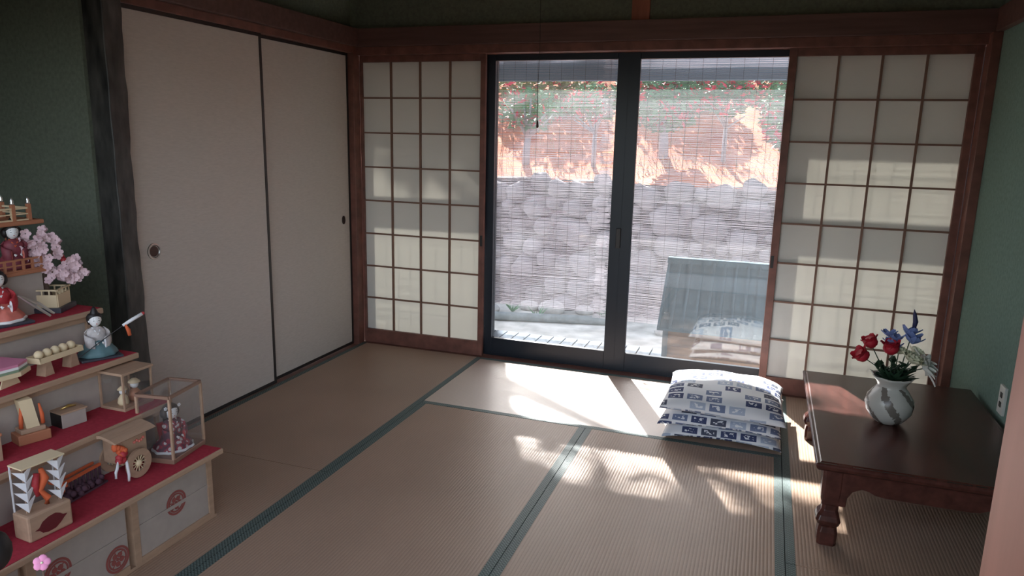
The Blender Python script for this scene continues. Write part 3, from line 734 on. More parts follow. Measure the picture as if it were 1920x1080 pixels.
flower('rose', -.025, -.01, .288, 'red rose nearest the middle of the bouquet', G, 1.05)
flower('blue', -.005, .02, .325, 'small light blue flower between roses and tall blue one', G, 1.0)
flower('bud', .062, .02, .350, 'tall blue flower topped with dark navy spike', G, 1.25)
flower('cream', .015, .01, .285, 'cream carnation behind the front one', G, 1.1)
flower('cream', .048, -.03, .262, 'largest cream carnation at the front of the bouquet', G, 1.4)
flower('cream', .088, .02, .285, 'small cream carnation on the right side', G, .9)
flower('white', .105, -.02, .235, 'white drooping lily at the right rim of the vase', G, 1.1)
flower('white', .125, .01, .25, 'white lily hanging furthest right', G, .9)
lv = MB(); random.seed(4)
for k in range(46):
    a = random.uniform(0, 6.28); el = random.uniform(-1.35, -.35); M = Matrix.Translation((VX+math.cos(a)*.015, VY+math.sin(a)*.015, TZ+.17)) @ Matrix.Rotation(a, 4, 'Z') @ Matrix.Rotation(el, 4, 'Y')
    Lf = random.uniform(.06, .10); lv.add([(0, 0, 0), (Lf*.5, -.016, .003), (Lf, 0, -.006), (Lf*.5, .016, .003), (Lf*.5, 0, -.004)], [(0, 1, 4), (1, 2, 4), (2, 3, 4), (3, 0, 4)], M)
tag(lv.build('leaf_spray', leafm), 'dark green leaf spray filling the mouth of the vase', 'leaves')
# outlet on the right wall
ou = thing('wall_outlet', 'white plastic outlet low on the green wall behind the table', 'outlet', (3.575, -.90, .345))
MB().box(3.568, 3.58, -.935, -.865, .345, .465).build('cover_plate', plastic, ou, bevel=.002)
for z in (.375, .415): MB().box(3.566, 3.568, -.912, -.888, z, z+.022).build('socket', black, ou)

# ceiling lamp pull cord
pc = thing('pull_cord', 'thin dark lamp pull cord hanging in front of the left glass door', 'cord', (1.615, -1.2, 1.468))
MB().tube([(1.614, -1.2, 2.45), (1.612, -1.2, 2.1), (1.616, -1.2, 1.8), (1.612, -1.2, 1.62), (1.615, -1.2, 1.50)], .0011, 5).build('string', cordm, pc)
MB().lathe([(.0015, 0), (.0055, .003), (.0058, .010), (.004, .024), (.0015, .034)], 10, (1.615, -1.2, 1.468)).build('bell_weight', bronze, pc, smooth=True)

# ================================================================== HINA STAND
YE, YL = -2.29, -3.42
TI = [(.80, .30, -2.29), (.635, .475, -2.345), (.50, .64, -2.345), (.35, .79, -2.345)]
hs = thing('doll_stand', 'stepped wooden doll display stand with red felt on its tiers', 'stand', (.35, -2.85, 0))
cab = MB().box(-.05, .70, YL+.02, -2.275, .012, .278).build('cabinet', hinw, hs)
MB().box(-.06, .725, YL+.01, -2.262, .0, .012).build('plinth', hinw, hs, bevel=.002)
def crest(parent, y, z, R):
    M = T(.7225, y, z) @ Matrix.Rotation(PI/2, 4, 'Y')
    c = MB()
    for r_a, r_b in ((R, R*.84), (R*.78, R*.66)):
        rg = lambda r, zz: [(r*math.cos(2*PI*j/40), r*math.sin(2*PI*j/40), zz) for j in range(40)]
        c.loft([rg(r_a, 0), rg(r_a, .0012), rg(r_b, .0012), rg(r_b, 0)], cap=False, M=M)
    for k in range(5):
        a = 2*PI*k/5; cx, cy = R*.36*math.cos(a), R*.36*math.sin(a)
        c.loft([[(cx+R*.2*math.cos(2*PI*j/14), cy+R*.2*math.sin(2*PI*j/14), zz) for j in range(14)] for zz in (0, .0012)], M=M)
    c.loft([[(R*.12*math.cos(2*PI*j/12), R*.12*math.sin(2*PI*j/12), zz) for j in range(12)] for zz in (0, .0018)], M=M)
    for k in range(6):
        a = 2*PI*k/6+.3; M2 = M @ Matrix.Rotation(a, 4, 'Z'); c.box(R*.3, R*.66, -R*.035, R*.035, 0, .001, M=M2)
    c.build('crest', crestm, parent)
ys = [-2.275, -2.635, -2.99, -3.40]
for i in range(3):
    a, b = ys[i+1]+.01, ys[i]-.01
    pn = MB().box(.70, .7215, a+.012, b-.012, .030, .262).build('door_panel', hinp, hs)
    f = MB().box(.70, .727, a-.012, a+.014, .012, .277).box(.70, .727, a+.014, b-.014, .012, .03).box(.70, .727, a+.014, b-.014, .255, .277)
    if i == 0: f.box(.70, .727, b-.014, b+.010, .012, .277)
    f.build('panel_frame', hinw, hs, bevel=.001)
    f = MB().box(.7215, .7245, a+.014, b-.014, .132, .145).build('cross_bar', hinp, pn)
    for cy_, cz_ in (((-2.448, .147),), ((-2.70, .075), (-2.90, .150)), ((-3.15, .12),))[i]: crest(pn, cy_, cz_, .044)
for i, (xf, z, ye) in enumerate(TI):
    yl = YL+.03*i
    MB().box(xf-.26, xf, yl, ye, z-.022, z-.0015).build('tier_board', hinw, hs, bevel=.004)
    MB().box(xf-.255, xf-.006, yl+.01, ye-.006, z-.0015, z).build('red_runner', redc, hs)
    if i:
        MB().box(xf-.20, xf-.045, yl+.03, ye-.045, TI[i-1][1], z-.022).build('riser_panel', hinp, hs)
        MB().box(xf-.20, xf-.035, ye-.045, ye-.03, TI[i-1][1], z-.022).box(xf-.05, xf-.03, yl+.03, ye-.03, z-.045, z-.022).build('riser_frame', hinw, hs)
# palace at the top
pa = thing('doll_palace', 'toy wooden palace with railings on the top of the doll stand', 'toy palace', (.1, -2.85, .79))
PX, PZ = .235, .945; PY = -2.455
MB().box(-.05, PX-.012, -3.3, PY-.012, .79, PZ-.012).build('base', hinp, pa)
MB().box(-.06, PX, -3.32, PY, PZ-.012, PZ).build('lower_deck', orangew, pa, bevel=.002)
def rail(parent, x, y0, y1, z, h, n, mt, fin=False, ends=(0,)):
    m = MB().box(x-.004, x+.004, y0, y1, z+h-.006, z+h).box(x-.004, x+.004, y0, y1, z+h*.45, z+h*.45+.004).box(x-.004, x+.004, y0, y1, z, z+.005)
    for k in range(n+1):
        y = y0+(y1-y0)*k/n; m.box(x-.0035, x+.0035, y-.0035, y+.0035, z, z+h)
    return m.build('railing', mt, parent)
rail(pa, PX-.01, -3.3, PY-.012, PZ, .042, 26, orangew)
rail2 = MB()
UX, UZ, UY = .15, 1.105, -2.39
MB().box(-.08, UX+.012, -3.35, UY, UZ-.016, UZ).build('roof_deck', orangew, pa, bevel=.004)
MB().box(-.04, -.03, -3.25, -2.48, PZ, UZ-.016).build('back_screen', hinp, pa)
for y in (-2.475, -2.80, -3.2):
    MB().box(.085, .103, y-.009, y+.009, PZ, UZ-.016).build('column', orangew, pa)
rail(pa, UX, -3.3, UY-.045, UZ, .045, 14, creamw)
rl = MB().box(-.06, UX, UY-.049, UY-.041, UZ+.039, UZ+.045).box(-.06, UX, UY-.049, UY-.041, UZ+.02, UZ+.024)
rl.build('side_railing', creamw, pa)
for (x, y) in ((UX, UY-.045), (UX, UY-.102), (UX, -2.75), (.02, UY-.045)):
    p_ = MB().box(x-.006, x+.006, y-.006, y+.006, UZ, UZ+.056).build('rail_post', orangew, pa)
    MB().lathe([(.006, 0), (.0065, .006), (.0045, .009), (.006, .013), (.003, .020), (.0008, .025)], 10, (x, y, UZ+.056)).build('finial', silver, p_, smooth=True)

# ---- dolls (facing local +x)
def doll(loc, rz, H, robe, inner, label, hat=None, longhair=True, collar=whitep, hem=None, skirt=None, seated=True, base=True, name='festival_doll'):
    t = thing(name, label, 'doll', loc, rz); k = H
    bh = .05*k if base else 0
    if base: MB().box(-.34*k, .36*k, -.40*k, .40*k, 0, bh).build('base', darkb, t, world=False, bevel=.003)
    sk = skirt or robe
    MB().lathe([(.34*k, bh), (.36*k, bh+.02*k), (.33*k, bh+.10*k), (.26*k, bh+.19*k), (.17*k, bh+.30*k), (.10*k, bh+.36*k)], 32, sx=.95, sy=1.05, fold=(9, .05)).build('skirt', sk, t, smooth=True, world=False)
    if hem: MB().lathe([(.352*k, bh+.0), (.372*k, bh+.012*k), (.368*k, bh+.045*k), (.35*k, bh+.055*k)], 32, sx=.95, sy=1.05, fold=(9, .05)).build('hem', hem, t, smooth=True, world=False)
    MB().lathe([(.15*k, bh+.24*k), (.165*k, bh+.30*k), (.16*k, bh+.40*k), (.17*k, bh+.50*k), (.13*k, bh+.57*k), (.05*k, bh+.61*k)], 24, sx=.8, sy=1.15).build('torso', robe, t, smooth=True, world=False)
    for s in (-1, 1):
        sl = MB(); rings = []
        path = [(0, .15, .53, .05, .06), (.02, .22, .44, .06, .09), (.09, .23, .34, .05, .13), (.17, .16, .28, .045, .15), (.21, .10, .28, .03, .13)]
        for (x, y, z, a, b) in path:
            rings.append([(x*k+a*k*math.cos(q)*.8, s*(y*k+a*k*math.cos(q)*.5), bh+z*k+b*k*math.sin(q)) for q in [2*PI*j/12 for j in range(12)]])
        so_ = sl.loft(rings).build('sleeve', robe, t, smooth=True, world=False)
        cf = MB(); x, y, z, a, b = path[-1]
        cf.loft([[(x*k+o_+.02*k*math.cos(q), s*(y*k+.012*k*math.cos(q)), bh+z*k+b*k*.8*math.sin(q)) for q in [2*PI*j/10 for j in range(10)]] for o_ in (0, .02*k)]).build('cuff', inner, so_, world=False)
        hd = MB().ball((.245*k, s*.055*k, bh+.30*k), .028*k, .02*k, .022*k, 8, 6)
        for f_ in range(4): hd.tube([(.262*k, s*(.045+.008*f_)*k, bh+(.305-.008*f_)*k), (.283*k, s*(.03+.008*f_)*k, bh+(.30-.010*f_)*k)], .005*k, 5)
        hd.build('hand', whitef, t, smooth=True, world=False)
    for s in (-1, 1):
        MB().tube([(.02*k, s*.075*k, bh+.60*k), (.10*k, s*.045*k, bh+.54*k), (.135*k, -s*.004*k, bh+.45*k)], [.018*k, .02*k, .012*k], 6).build('collar', collar, t, smooth=True, world=False)
    hz = bh+.75*k
    HM = Matrix.Translation((0, 0, hz)) @ Matrix.Scale(1.24, 4) @ Matrix.Translation((0, 0, -hz))
    hd = MB(HM); rings = []
    for (rx, ry, z, off) in [(.03, .03, -.135, -.005), (.032, .032, -.105, 0), (.06, .055, -.09, .012), (.083, .078, -.06, .012), (.097, .092, -.02, .008), (.10, .097, .02, .004), (.094, .092, .06, 0), (.07, .07, .095, -.005), (.03, .03, .112, -.008)]:
        rings.append([((off+rx*math.cos(q))*k, ry*math.sin(q)*k, hz+z*k) for q in [2*PI*j/20 for j in range(20)]])
    hd.loft(rings); hd.ball((.103*k, 0, hz-.012*k), .010*k, .008*k, .018*k, 8, 6)
    for s in (-1, 1): hd.ball((0, s*.096*k, hz-.01*k), .018*k, .008*k, .026*k, 8, 6)
    h = hd.build('head', whitef, t, smooth=True, world=False)
    for s in (-1, 1):
        MB(HM).ball((.094*k, s*.038*k, hz+.005*k), .010*k, .016*k, .0045*k, 8, 5).build('eye', hairm, h, world=False)
        MB(HM).ball((.090*k, s*.040*k, hz+.040*k), .008*k, .012*k, .004*k, 8, 5).build('eyebrow', hairm, h, world=False)
    MB(HM).ball((.097*k, 0, hz-.050*k), .007*k, .012*k, .005*k, 8, 5).build('mouth', mouthm, h, world=False)
    hr = MB(HM); rings = []
    for (r, z, off) in [(.085, -.08, -.06), (.105, -.03, -.05), (.115, .02, -.035), (.115, .06, -.02), (.095, .10, -.012), (.05, .130, -.01), (.01, .138, -.01)]:
        rings.append([((off+r*math.cos(q)*.92)*k, r*math.sin(q)*k*1.05, hz+z*k) for q in [2*PI*j/20 for j in range(20)]])
    hr.loft(rings)
    if longhair:
        for s in (-1, 1): hr.ball((-.03*k, s*.10*k, hz-.01*k), .07*k, .055*k, .085*k, 10, 7)
        hr.tube([(-.11*k, 0, hz-.02*k), (-.16*k, 0, hz-.2*k), (-.2*k, 0, bh+.25*k)], [.06*k, .04*k, .025*k], 8)
    hr.build('hair', hairm, t, smooth=True, world=False)
    if hat:
        MB(HM).lathe([(.062*k, hz+.09*k), (.066*k, hz+.115*k), (.055*k, hz+.15*k), (.035*k, hz+.20*k), (.012*k, hz+.235*k)], 12).build('hat', hat, t, smooth=True, world=False)
    return t, hz
d1, _ = doll((.145, -2.50, PZ), -.35, .165, maroonf, pinkf, 'doll in maroon robe and dark pointed cap inside the toy palace', hat=hairm, collar=orangef, base=False, skirt=maroonf)
d2, _ = doll((.255, -2.65, .79), -.25, .185, redf, whitep, 'court lady doll with coral skirt and white hem beside the blossom tree', hem=whitef, skirt=pinkf)
for s in (0, 1):
    MB().tube([(.07, .03, .10), (.075, .07+.012*s, .062+.006*s), (.08, .115+.012*s, .018+.006*s)], [.003, .006, .004], 6).build('silver_streamer', silver, d2, world=False)
d3, _ = doll((.415, -2.44, .64), -.45, .165, greyf, whitep, 'white-faced page doll in grey top and teal trousers holding a staff', hat=hairm, longhair=False, skirt=tealf)
M = None
st = MB().tube([(.05, -.075, .018), (.055, .0, .068), (.06, .075, .115)], .0016, 6).build('staff', hairm, d3, world=False)
MB().tube([(.06, .070, .112), (.061, .10, .128), (.062, .135, .145)], [.005, .0065, .006], 8).build('wrapped_tip', whitep, st, smooth=True, world=False)
MB().tube([(.062, .077, .115), (.066, .085, .095), (.066, .088, .075)], [.004, .007, .006], 8).build('orange_tassel', orangef, st, smooth=True, world=False)
MB().ball((.062, .138, .146), .006).build('red_tip', redf, st, world=False)

# sakura tree in square box
sk = thing('blossom_tree', 'small artificial cherry tree with pale pink blossoms in cream box', 'artificial tree', (.215, -2.445, .79), PI/4-.30)
MB().box(-.062, .062, -.062, .062, 0, .018).build('base', darkb, sk, world=False, bevel=.002)
bx = MB(); w = .047
for s in (-1, 1):
    bx.box(s*w-.003, s*w+.003, -w, w, .018, .062).box(-w, w, s*w-.003, s*w+.003, .018, .062)
bx.box(-w, w, -w, w, .018, .05)
bo = bx.build('planter_box', creamw, sk, world=False)
rl = MB()
for s in (-1, 1):
    rl.box(s*w-.003, s*w+.003, -w-.006, w+.006, .076, .081).box(-w-.006, w+.006, s*w-.003, s*w+.003, .076, .081)
    for q in (-1, -.5, 0, .5, 1): rl.box(s*w-.002, s*w+.002, q*w-.002, q*w+.002, .062, .078).box(q*w-.002, q*w+.002, s*w-.002, s*w+.002, .062, .078)
rl.build('box_railing', creamw, bo, world=False)
random.seed(12)
# blossom spots in picture-plane offsets (right, up) from the trunk, metres
spots = [(-.085, .26), (-.065, .245), (-.04, .27), (-.10, .235), (-.06, .215), (-.035, .235), (-.075, .19), (-.05, .175), (-.03, .20), (-.01, .255), (.0, .28), (.012, .265), (.005, .235), (-.015, .215), (.03, .255), (.045, .245),
         (.05, .225), (.02, .22), (-.045, .15), (-.02, .165), (0, .175), (.01, .15), (-.01, .135), (-.03, .13), (.02, .165), (.035, .14), (.05, .13), (.03, .115), (.06, .15), (.075, .165), (.085, .145), (.07, .125), (.095, .17), (.105, .15),
         (.10, .13), (.115, .165), (.125, .145), (.12, .125), (.085, .11), (.105, .18), (-.09, .21), (-.02, .19), (.04, .20), (.062, .205), (-.055, .235), (.055, .115), (-.005, .20), (.018, .135), (.135, .135), (.092, .185)]
Ri = Matrix.Rotation(-(PI/4-.30), 3, 'Z'); RH = Vector((rr.x, rr.y, 0)).normalized()
def toloc(a, b, dep): v = RH*a+Vector((-RH.y, RH.x, 0))*dep; v = Ri @ v; return Vector((v.x, v.y, b))
tk = MB().tube([(0, 0, .05), toloc(-.012, .10, 0), toloc(-.005, .135, 0), toloc(-.03, .19, .005), toloc(-.02, .245, 0)], [.013, .010, .008, .005, .003], 8)
tk.tube([toloc(-.005, .125, 0), toloc(.04, .14, -.005), toloc(.09, .145, 0), toloc(.125, .15, 0)], [.007, .005, .004, .002], 7)
tk.tube([toloc(-.01, .15, 0), toloc(.02, .20, .01), toloc(.04, .24, 0)], [.006, .004, .002], 7).tube([toloc(-.03, .18, 0), toloc(-.07, .21, 0), toloc(-.09, .25, 0)], [.005, .004, .002], 7)
tk.build('trunk', bark, sk, smooth=True, world=False)
m = MB()
for k in range(5):
    M = Matrix.Scale(1.4, 4) @ Matrix.Rotation(2*PI*k/5, 4, 'Z') @ Matrix.Rotation(-.35, 4, 'Y')
    m.add([(.001, 0, 0), (.006, -.0055, .001), (.0115, -.0045, .001), (.0135, 0, .0), (.0115, .0045, .001), (.006, .0055, .001), (.007, 0, -.001)], [(0, 1, 6), (1, 2, 6), (2, 3, 6), (3, 4, 6), (4, 5, 6), (5, 0, 6)], M)
bl0 = m.build('blossom', pinkpet, sk, world=False)
first = True
for (a, b) in spots:
    for q in range(2 if (a*1000) % 3 < 2 else 1):
        o = bl0 if first else bl0.copy()
        if not first: COL.objects.link(o); o.parent = sk
        first = False
        p_ = toloc(a+random.uniform(-.006, .006), b+random.uniform(-.006, .006), random.uniform(-.035, .015))
        o.location = p_; o.scale = (1, 1, 1) if q == 0 else (.85, .85, .85)
        v = Ri @ Vector((.75, -.65, .2+random.uniform(-.5, .6))); v = v+Vector((random.uniform(-.6, .6), random.uniform(-.6, .6), 0)); o.rotation_euler = v.to_track_quat('Z', 'Y').to_euler()
# red and cream blossoms behind: the orange-tree side
m = MB()
for (a, b) in ((.045, .19), (.068, .168), (.075, .175), (.052, .178)): c_ = toloc(a, b, .02); m.ball(c_, .010, n=8, m=6, jit=.2)
m.build('red_fruit', redf, sk, smooth=True, world=False)

# ---- tier 3: rhombus rice cakes, offering table
hm = thing('rice_cake_stand', 'wooden stand carrying pink, white and green diamond rice cakes', 'offering stand', (.40, -2.775, .64), .2)
MB().prism([(-.038, 0), (.038, 0), (.022, .035), (-.022, .035)], 'x', .030, .034).build('leg', creamw, hm, world=False)
MB().prism([(-.038, 0), (.038, 0), (.022, .035), (-.022, .035)], 'x', -.034, -.030).build('leg', creamw, hm, world=False)
tr = MB().prism([(-.055, -.06), (.055, -.06), (.075, 0), (.055, .06), (-.055, .06), (-.075, 0)], 'z', .035, .048).build('tray', creamw, hm, world=False)
for zz, mt_, nm in ((.048, mochig, 'green_layer'), (.056, mochiw, 'white_layer'), (.064, mochip, 'pink_layer')):
    MB().prism([(-.05, -.055), (.05, -.055), (.068, 0), (.05, .055), (-.05, .055), (-.068, 0)], 'z', zz, zz+.008).build(nm, mt_, hm, world=False)
ot = thing('offering_table', 'small cream wooden offering table left of the page doll', 'offering stand', (.425, -2.605, .64), .1)
MB().box(-.028, .028, -.085, .085, .048, .056).box(-.028, -.025, -.085, .085, .056, .066).box(.025, .028, -.085, .085, .056, .066).box(-.028, .028, -.085, -.082, .056, .066).box(-.028, .028, .082, .085, .056, .066).build('tray', creamw, ot, world=False)
for y in (-.045, .055): MB().prism([(y-.018, 0), (y+.018, 0), (y+.008, .048), (y-.008, .048)], 'x', -.018, .018).build('leg', hinw, ot, world=False)
random.seed(2)
wl = ['leftmost', 'second', 'third', 'fourth', 'rightmost']
for k in range(5):
    y = -.062+.031*k; p_ = Vector((.425, -2.605, .64)) + Matrix.Rotation(.1, 3, 'Z') @ Vector((0, y, .056))
    tag(MB().ball((p_.x, p_.y, p_.z+.0145), .0145, n=12, m=8).build('rice_ball', creamw, smooth=True), '%s of the five cream balls on the offering table' % wl[k], 'offering', 'cream balls on the offering table')

# ---- tier 2: lantern-like tablet, chest, figure case, box
ln = thing('paper_lantern', 'cream paper tablet lantern with orange tassels on a brown pedestal', 'lantern', (.50, -2.77, .475), -.3)
MB().box(-.03, .03, -.045, .045, 0, .032).build('pedestal', orangew, ln, world=False, bevel=.003)
MB().box(-.024, .024, -.034, .034, .032, .046).build('upper_step', hinw, ln, world=False, bevel=.002)
MB().prism([(-.016, .046), (.020, .046), (.006, .138), (-.030, .138)], 'x', -.018, .018).build('shade', creamw, ln, world=False)
for s in (-.024, .026): MB().tube([(.01, s, .115), (.014, s*1.15, .08), (.012, s*1.2, .05)], [.003, .006, .006], 8).build('orange_tassel', orangef, ln, smooth=True, world=False)
ch = thing('lacquer_chest', 'small black-sided chest with gold ornament on second tier', 'chest', (.49, -2.632, .475), -.15)
MB().box(-.03, .03, -.04, .04, 0, .048).build('body', hinp, ch, world=False, bevel=.002)
MB().box(-.028, .028, -.0425, -.04, .003, .046).build('side_panel', black, ch, world=False)
MB().box(-.033, .033, -.043, .043, .048, .053).build('lid', hinw, ch, world=False)
MB().tube([(0, -.025, .056), (.002, 0, .062), (0, .025, .056)], [.002, .005, .002], 8).build('gold_ornament', gold, ch, smooth=True, world=False)
fc = thing('figurine_case', 'small open wood-framed case with tiny figures on second tier', 'display case', (.52, -2.43, .475), .0)
MB().box(-.055, .055, -.062, .062, 0, .010).build('floor_board', hinw, fc, world=False, bevel=.001)
MB().box(-.06, .06, -.067, .067, .128, .137).build('roof_board', hinw, fc, world=False, bevel=.001)
for a in (-1, 1):
    for b in (-1, 1): MB().box(a*.052-.003, a*.052+.003, b*.059-.003, b*.059+.003, .010, .128).build('post', hinw, fc, world=False)
MB().box(-.054, -.052, -.056, .056, .010, .128).build('back_pane', cglass, fc, world=False)
MB().box(.052, .0535, -.056, .056, .010, .128).build('front_pane', cglass, fc, world=False)
def figurine(x, y, rz, s, robe, label):
    t = thing('figurine', label, 'figurine', (x, y, .485), rz, )
    MB().lathe([(.016*s, 0), (.020*s, .008*s), (.017*s, .025*s), (.010*s, .036*s), (.004*s, .040*s)], 16).build('robe', robe, t, smooth=True, world=False)
    MB().ball((0, 0, .050*s), .0125*s).build('head', whitef, t, smooth=True, world=False)
    MB().lathe([(.018*s, .057*s), (.017*s, .060*s), (.008*s, .068*s), (.002*s, .070*s)], 14).build('hat', creamw, t, smooth=True, world=False)
figurine(.53, -2.405, 0, 1.15, orangew, 'tiny figure with wide cream hat, right inside the small case')
figurine(.53, -2.455, 0, .95, creamw, 'tiny cream figure at left inside the small case')
bxs = thing('wooden_box', 'small pale wooden box at the left end of the second tier', 'box', (.52, -2.93, .475), -.2)
MB().box(-.035, .035, -.035, .035, 0, .075).build('body', hinw, bxs, world=False, bevel=.002)
MB().box(-.038, .038, -.038, .038, .075, .084).build('lid', orangew, bxs, world=False, bevel=.002)

# ---- tier 1: doll case, ox cart, shaft rack, feather ornament
CZ = .30
gc = thing('glass_doll_case', 'glass case with wooden edges at the right end of the lowest tier', 'display case', (.665, -2.385, CZ), .16)
a_, b_, hh = .062, .088, .245
MB().box(-a_-.004, a_+.004, -b_-.004, b_+.004, 0, .018).build('plinth', darkw, gc, world=False, bevel=.003)
fr = MB()
for s in (-1, 1): fr.box(-a_, a_, s*b_-.005, s*b_+.005, hh-.010, hh).box(s*a_-.005, s*a_+.005, -b_, b_, hh-.010, hh)
fr.build('top_frame', darkw, gc, world=False)
for s in (-1, 1):
    for q in (-1, 1): MB().box(s*a_-.004, s*a_+.004, q*b_-.004, q*b_+.004, .018, hh-.010).build('corner_post', hinw, gc, world=False)
for s in (-1, 1):
    MB().box(s*a_-.001, s*a_+.001, -b_+.004, b_-.004, .018, hh-.01).build('pane', cglass, gc, world=False)
    MB().box(-a_+.004, a_-.004, s*b_-.001, s*b_+.001, .018, hh-.01).build('pane', cglass, gc, world=False)
MB().box(-a_+.005, a_-.005, -b_+.005, b_-.005, hh-.004, hh-.002).build('top_pane', cglass, gc, world=False)
d4, hz4 = doll((.665, -2.385, CZ+.018), -.2, .18, kimono, redf, 'doll in red flowered kimono standing inside the glass case', hem=whitep, base=False, skirt=kimono)
for s in (-1, 1):
    mm_ = MB()
    for k in range(5): mm_.ball((.012, s*.026+.004*math.cos(k*1.26), hz4+.020+.004*math.sin(k*1.26)), .0028, n=6, m=4)
    mm_.build('hair_flower', whitep, d4, world=False)
MB().prism([(-.02, .015), (.02, .015), (.03, .09), (-.03, .09)], 'x', -.045, -.035).build('fan_sash', redf, d4, world=False)

oc = thing('ox_cart', 'miniature wooden court carriage with spoked wheels on the lowest tier', 'toy cart', (.65, -2.575, CZ), .0)
MB().box(-.04, .04, -.045, .055, .055, .150).build('cabin', hinw, oc, world=False, bevel=.002)
MB().loft([[(x_, y_, z_) for x_, z_ in ((-.065, .150), (-.04, .160), (0, .168), (.04, .160), (.065, .150), (.06, .146), (0, .158), (-.06, .146))] for y_ in (-.085, .075)]).build('roof', hinw, oc, world=False)
def wheel(x):
    M = T(x, 0.0, .050) @ Matrix.Rotation(PI/2, 4, 'Y'); w_ = MB()
    rg = lambda r, z: [(r*math.cos(2*PI*j/36), r*math.sin(2*PI*j/36), z) for j in range(36)]
    w_.loft([rg(.048, -.005), rg(.048, .005), rg(.027, .005), rg(.027, -.005), rg(.048, -.005)], cap=False, M=M)
    wo = w_.build('wheel', hinw, oc, world=False)
    h = MB()
    for k in range(12): h.box(.006, .029, -.0012, .0012, -.0015, .0015, M=M @ Matrix.Rotation(2*PI*k/12, 4, 'Z'))
    h.build('spokes', creamw, wo, world=False)
    MB().ball((0, 0, 0), .012, .012, .009, 12, 8, M=M).build('wheel_hub', creamw, wo, smooth=True, world=False)
wheel(.058); wheel(-.058)
MB().tube([(-.06, 0, .05), (.06, 0, .05)], .004, 8).build('axle', hinw, oc, world=False)
mm_ = MB()
random.seed(6)
for k in range(9): mm_.ball((.045+random.uniform(-.004, .008), -.055+random.uniform(-.018, .012), .118+random.uniform(-.02, .018)), .010, n=8, m=6, jit=.2)
mm_.build('orange_rosette', orangef, oc, smooth=True, world=False)
mm_ = MB()
for k in range(5): mm_.ball((.050+random.uniform(-.004, .006), -.055+random.uniform(-.014, .01), .092+random.uniform(-.01, .01)), .012, n=8, m=6, jit=.2)
mm_.build('red_tassel', redf, oc, smooth=True, world=False)
for (y1, y2, z1) in ((-.075, -.095, .04), (-.045, -.048, .01)):
    MB().tube([(.055, y1, .085), (.06, (y1+y2)/2, .065), (.066, y2, z1+.02), (.066, y2-.002, z1)], [.003, .005, .005, .004], 6).build('white_ribbon', whitep, oc, smooth=True, world=False)
mm_ = MB()
for k in range(5): mm_.ball((.0425, .004+.009*k, .118+.004*math.sin(k*2)), .005, n=6, m=5)
mm_.build('pink_crest', pinkf, oc, world=False)

rk = thing('shaft_rack', 'orange cart shaft railing with dark slats left of the carriage', 'toy cart shafts', (.63, -2.73, CZ), .1)
MB().box(-.004, .004, -.065, .085, .058, .066).box(-.03, -.024, -.065, .085, .058, .066).tube([(-.045, -.065, .062), (.02, -.065, .062)], .005, 8).tube([(.0, -.065, .062), (.012, -.075, .046), (.006, -.08, .034)], [.006, .008, .004], 8).build('rail', orangef, rk, world=False)
sl = MB()
for k in range(9): sl.box(-.003, .003, -.05+.016*k, -.044+.016*k, .006, .058)
sl.build('slats', purplef, rk, world=False)
MB().box(-.035, .02, -.07, .09, 0, .006).build('board', purplef, rk, world=False)
random.seed(9); mm_ = MB()
for k in range(26): mm_.ball((random.uniform(-.02, .028), random.uniform(-.065, .085), .014+random.uniform(0, .018)), .010, n=6, m=5, jit=.25)
mm_.build('cord_tangle', purplef, rk, smooth=True, world=False)

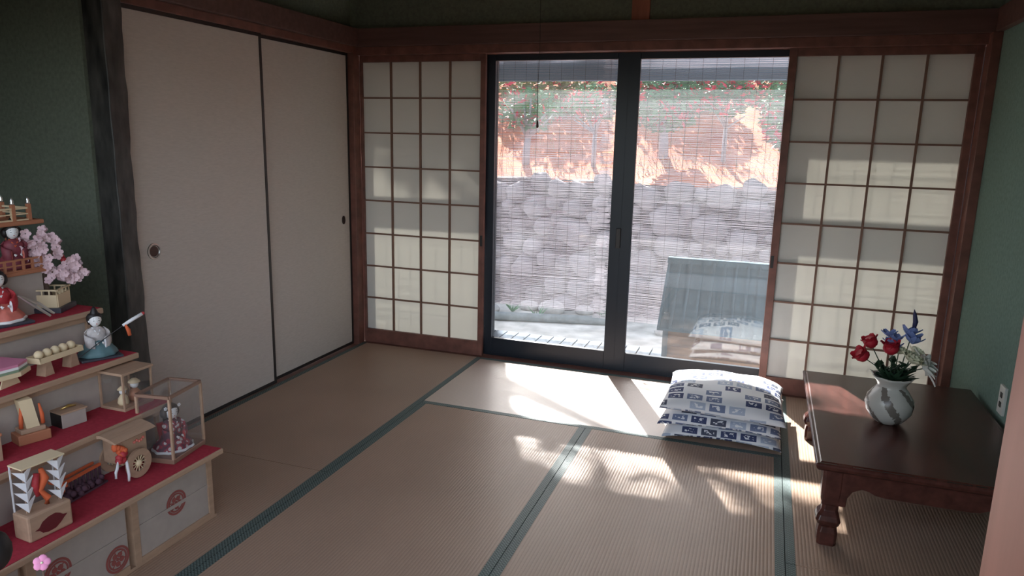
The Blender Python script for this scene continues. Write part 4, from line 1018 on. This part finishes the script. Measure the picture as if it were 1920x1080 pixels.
def feather_box(loc, rz, label):
    t = thing('arrow_ornament', label, 'ornament', loc, rz)
    MB().box(-.035, .035, -.062, .062, 0, .078).build('box', hinw, t, world=False, bevel=.006)
    em = [(-.046, .030), (-.034, .034), (-.024, .048), (-.006, .056), (.014, .058), (.026, .052), (.034, .044), (.046, .042), (.036, .034), (.026, .024), (.010, .014), (-.010, .012), (-.026, .016), (-.034, .026)]
    MB().prism([(a, b-.0) for a, b in em], 'x', .035, .0362).build('leaf_emblem', dkred, t, world=False)
    for s in (-1, 1):
        col = MB(); yc = s*.045; x = .012
        for k in range(4):
            z = .205-.030*k; w_ = .027; 
            col.add([(x+.006, yc, z-.034), (x-.004, yc-w_, z+.004), (x+.006, yc, z-.006), (x-.004, yc+w_, z+.004), (x+.002, yc, z-.034), (x-.008, yc-w_, z+.004), (x+.002, yc, z-.006), (x-.008, yc+w_, z+.004)],
                    [(0, 1, 2), (0, 2, 3), (4, 6, 5), (4, 7, 6), (0, 4, 5, 1), (0, 3, 7, 4), (1, 5, 6, 2), (2, 6, 7, 3)])
        c_ = col.build('paper_feathers', whitep, t, world=False)
        MB().tube([(x-.005, yc, .078), (x-.005, yc, .215)], .002, 6).build('arrow_shaft', hinw, c_, world=False)
    MB().box(-.03, .03, -.06, .06, .214, .218).build('top_board', creamw, t, world=False)
    for s in (-1, 1): MB().box(-.028, -.026, s*.058-.002, s*.058+.002, .078, .214).build('rear_post', whitep, t, world=False)
    MB().tube([(.006, .004, .19), (.010, .010, .16), (.012, -.006, .13), (.010, .012, .10), (.008, .010, .082)], [.006, .012, .008, .010, .007], 8).build('orange_tassel', orangef, t, smooth=True, world=False)
    MB().tube([(.006, -.008, .18), (.008, -.016, .15), (.008, -.012, .115)], [.008, .010, .006], 8).build('red_tassel', redf, t, smooth=True, world=False)
    return t
feather_box((.725, -2.925, CZ), -.1, 'wooden box ornament with white zigzag paper feathers and orange tassel')
feather_box((.66, -3.095, CZ), -.1, 'second feather ornament, cut off by the left edge of the picture')

# foreground: doll and plum blossom cut off by the lower left corner
pf = thing('plum_blossom', 'single bright pink plum blossom on a thin stem at lower left', 'flower', (1.222, -3.293, 0.0))
MB().tube([(1.222, -3.293, 0), (1.20, -3.29, .25), (1.222, -3.295, .44), (1.221, -3.294, .53)], .0022, 6).build('stem', bark, pf)
mm_ = MB(); vd = (CX-Vector((1.22, -3.295, .535))).normalized(); Mq = Matrix.Translation((1.221, -3.295, .535)) @ vd.to_track_quat('Z', 'Y').to_matrix().to_4x4()
for k in range(5): mm_.ball((.0085*math.cos(k*1.257), .0085*math.sin(k*1.257), 0), .0085, .0085, .0035, 10, 6, M=Mq)
mm_.build('petals', plumpet, pf, smooth=True)
mm_ = MB().ball((0, 0, .003), .0028, n=8, m=6, M=Mq); mm_.build('stamens', creamp, pf)
MB().lathe([(.03, 0), (.034, .008), (.02, .02), (.02, .05), (.008, .055)], 16, (1.222, -3.293, 0)).build('foot', black, pf, smooth=True)

# large doll on a box in the foreground, almost wholly left of the picture
pb = thing('doll_box', 'pale wooden box under the large foreground doll at lower left', 'box', (1.03, -3.31, 0))
MB().box(.945, 1.115, -3.395, -3.225, 0, .19).build('body', hinw, pb, bevel=.003)
MB().box(.94, 1.12, -3.40, -3.22, .19, .2).build('lid', hinw, pb, bevel=.002)
d5, _ = doll((1.02, -3.315, .2), -.9, .42, magf, whitep, 'large doll in bright pink with black hair, cut off by the lower left corner', base=False, skirt=magf)
